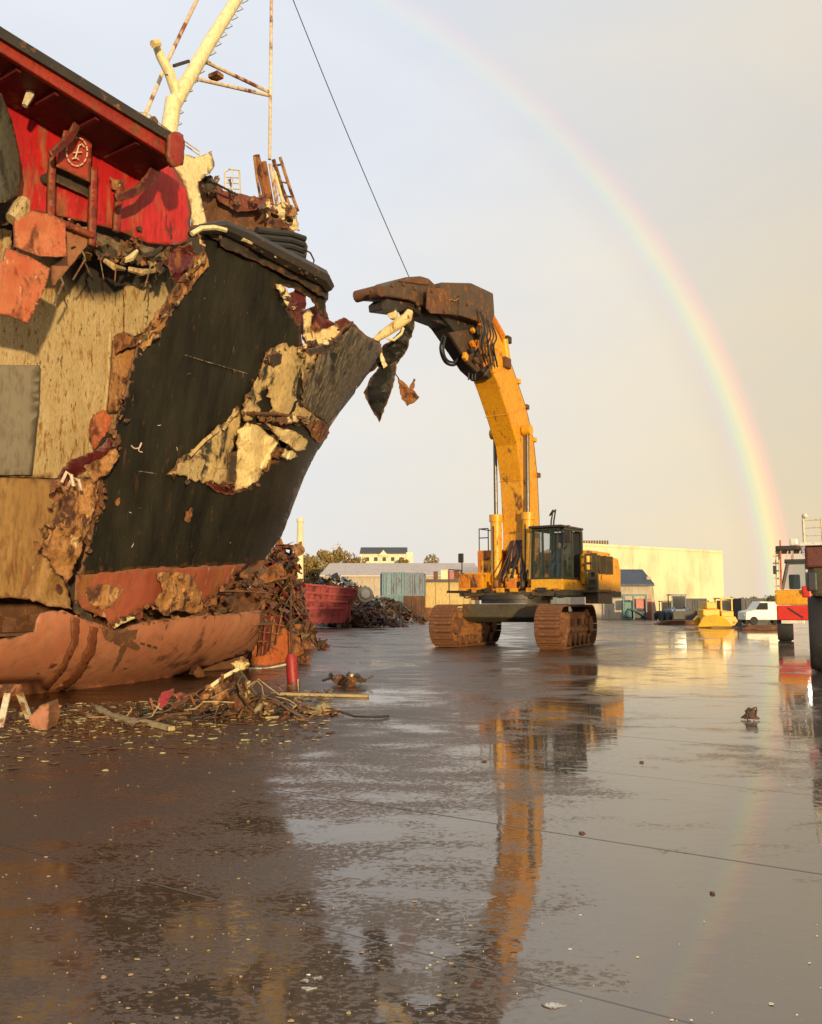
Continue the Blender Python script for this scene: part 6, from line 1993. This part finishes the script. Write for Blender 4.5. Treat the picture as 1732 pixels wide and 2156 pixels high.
MB().span((L0 + .2, tY - .05, tz(1313)), (tx(1690), tY + .3, tz(1306))).build('bumper_strip', M['lamp_white'], truck, bev=.02)
MB().beam((tx(1660), tY - .04, tz(1280)), (tx(1688), tY - .04, tz(1300)), .06, .05).build('bumper_stripe', M['charcoal'], truck)
MB().span((L0 - .02, tY + .05, tz(1274)), (L1, tY + 5.4, tz(1242))).build('hood', M['yellow'], truck, bev=.08)
MB().lathe((tx(1695), tY - .02, tz(1246)), (0, -1, 0), [(.13, -.05), (.15, 0), (.15, .1), (.12, .12)], 14).build('headlamp_housing', M['dark_steel'], truck, True)
MB().lathe((tx(1695), tY - .15, tz(1246)), (0, -1, 0), [(.02, .03), (.08, .02), (.11, 0)], 14).build('headlamp', M['lamp_lit'], truck, True)
cbx0, cbx1 = tx(1650), tx(1700)
cab = MB()
zc0, zc1 = tz(1240), tz(1186)
for x, dxt in ((cbx0, .28), (cbx1, 0)):
    cab.beam((x, tY + .1, zc0), (x + dxt, tY + .25, zc1), .12)
    cab.beam((x, tY + 1.9, zc0), (x + dxt, tY + 1.9, zc1), .12)
cab.beam((cbx0 + .28, tY + .25, zc1), (cbx1, tY + .25, zc1), .12)
cab.span((cbx0 + .15, tY + .1, zc1 + .06), (cbx1 + .1, tY + 2.0, zc1 + .18))
cab.build('cab', M['charcoal'], truck)
m = MB(); m.add([(cbx0 + .06, tY + .12, zc0), (cbx1 - .06, tY + .12, zc0), (cbx1 - .06, tY + .24, zc1), (cbx0 + .32, tY + .24, zc1)], [(0, 1, 2, 3)])
m.build('windscreen', M['glass'], truck, thick=.02)
MB().box(((cbx0 + cbx1) / 2, tY + 1.2, zc0 + .35), (.5, .5, .7)).build('seat', M['seat'], truck, bev=.06)
# lattice and canopy above the cab
zk = tz(1160)
MB().span((tx(1640), tY - .3, zk), (tx(1740), tY + 3, zk + .22)).build('canopy', M['dark_steel'], truck, bev=.05)
for k, (x, w) in enumerate(((1648, .1), (1660, .05), (1672, .12), (1684, .06), (1696, .1))):
    MB().beam((tx(x), tY, zc1 + .18), (tx(x) + (k % 2) * .1, tY, zk), w).build('canopy_post', M['white_metal'] if k % 2 else M['pole_rusty'], truck)
MB().tube([(tx(1648), tY - .1, zc0), (tx(1650), tY - .1, zk + .5)], .04, 6).build('marker_pole', M['red_flap'], truck)
for k in range(6):
    z = tz(1250) + k * .36
    MB().box((tx(1641), tY + .15, z), (.34, .2, .06)).build('step', M['white_metal'] if k % 2 else M['pole_rusty'], truck)
MB().box((tx(1637), tY, tz(1200)), (.16, .1, .4)).build('side_mirror', M['charcoal'], truck, bev=.02)
MB().beam((tx(1645), tY + .1, tz(1250)), (tx(1646), tY + .1, zk), .06).build('ladder_rail', M['white_metal'], truck)
MB().beam((tx(1638), tY + .1, tz(1250)), (tx(1640), tY + .1, zk), .06).build('ladder_rail', M['pole_rusty'], truck)
MB().box((tx(1676), tY, zk + .4), (.36, .3, .36)).build('beacon', M['lamp_white'], truck, bev=.08)

# near machine at the right edge: tall wheel, brown body and platform rails
ng = gnd(1716, 1418)
nY = ng.y
near = thing('wheeled_crane', (at_y(1701, 1300, nY).x, nY, 0), 'brown wheeled crane with tall black tyres and a railed platform at the truck side', 'crane')
def nx(px):
    return at_y(px, 1300, nY).x
def nzz(py):
    return at_y(1716, py, nY).z
rw = 1.0
for dx in (0, 2.6):
    for dy in (.4, 3.6):
        wheel(near, Vector((nx(1701) + .38 + dx, nY + dy + .6, rw)), rw, .72, (1, 0, 0))
MB().span((nx(1706) + .5, nY + .2, .9), (nx(1706) + 2.6, nY + 5.8, 1.7)).build('chassis', M['dark_steel'], near, bev=.06)
MB().prism([(nY + .1, nzz(1256)), (nY + 4.2, nzz(1256)), (nY + 4.6, nzz(1170)), (nY - .1, nzz(1180))], nx(1712), nx(1712) + 3.2, 0).build('engine_housing', M['olive_steel'], near, bev=.08)
MB().span((nx(1702), nY - .2, nzz(1196)), (nx(1702) + 3.4, nY + 5, nzz(1152))).build('counterweight', M['brown_red'], near, bev=.06)
MB().box((nx(1702), nY - .1, nzz(1246)), (.22, .2, .3)).build('tail_lamp', M['red_paint'], near, bev=.04)
MB().box((nx(1714), nY - .1, nzz(1225)), (.24, .3, .5)).build('valve_block', M['charcoal'], near, bev=.05)
for k in range(3):
    MB().tube([(nx(1704 + 5 * k), nY - .1, nzz(1250)), (nx(1708 + 4 * k), nY - .2, nzz(1225)), (nx(1703 + 6 * k), nY - .1, nzz(1200))], .035, 6).build('hose', M['rubber'] if k else M['pole_rusty'], near, True)
zp = nzz(1148)
MB().span((nx(1694), nY - .2, zp - .02), (nx(1694) + 3.4, nY + 5, zp + .06)).build('platform', M['lamp_white'], near)
for k in range(7):
    x = nx(1702) + k * .42
    MB().tube([(x, nY - .1, zp), (x, nY - .1, nzz(1092))], .018 if k else .03, 5).build('rail_post', M['white_metal'], near)
for py in (1096, 1112, 1128):
    MB().tube([(nx(1701), nY - .1, nzz(py)), (nx(1701) + 2.6, nY - .1, nzz(py))], .022, 5).build('rail', M['white_metal'], near)
MB().tube([(nx(1706), nY - .1, nzz(1096)), (nx(1706), nY - .1, nzz(1090))], .02, 5).build('lamp_stem', M['white_metal'], near)
MB().lathe((nx(1706), nY - .1, nzz(1088)), (0, 0, 1), [(.03, -.07), (.08, -.02), (.08, .03), (.03, .08)], 12).build('beacon_lamp', M['lamp_white'], near, True)
near.rotation_euler.z = R(-25)
truck.rotation_euler.z = R(-23)
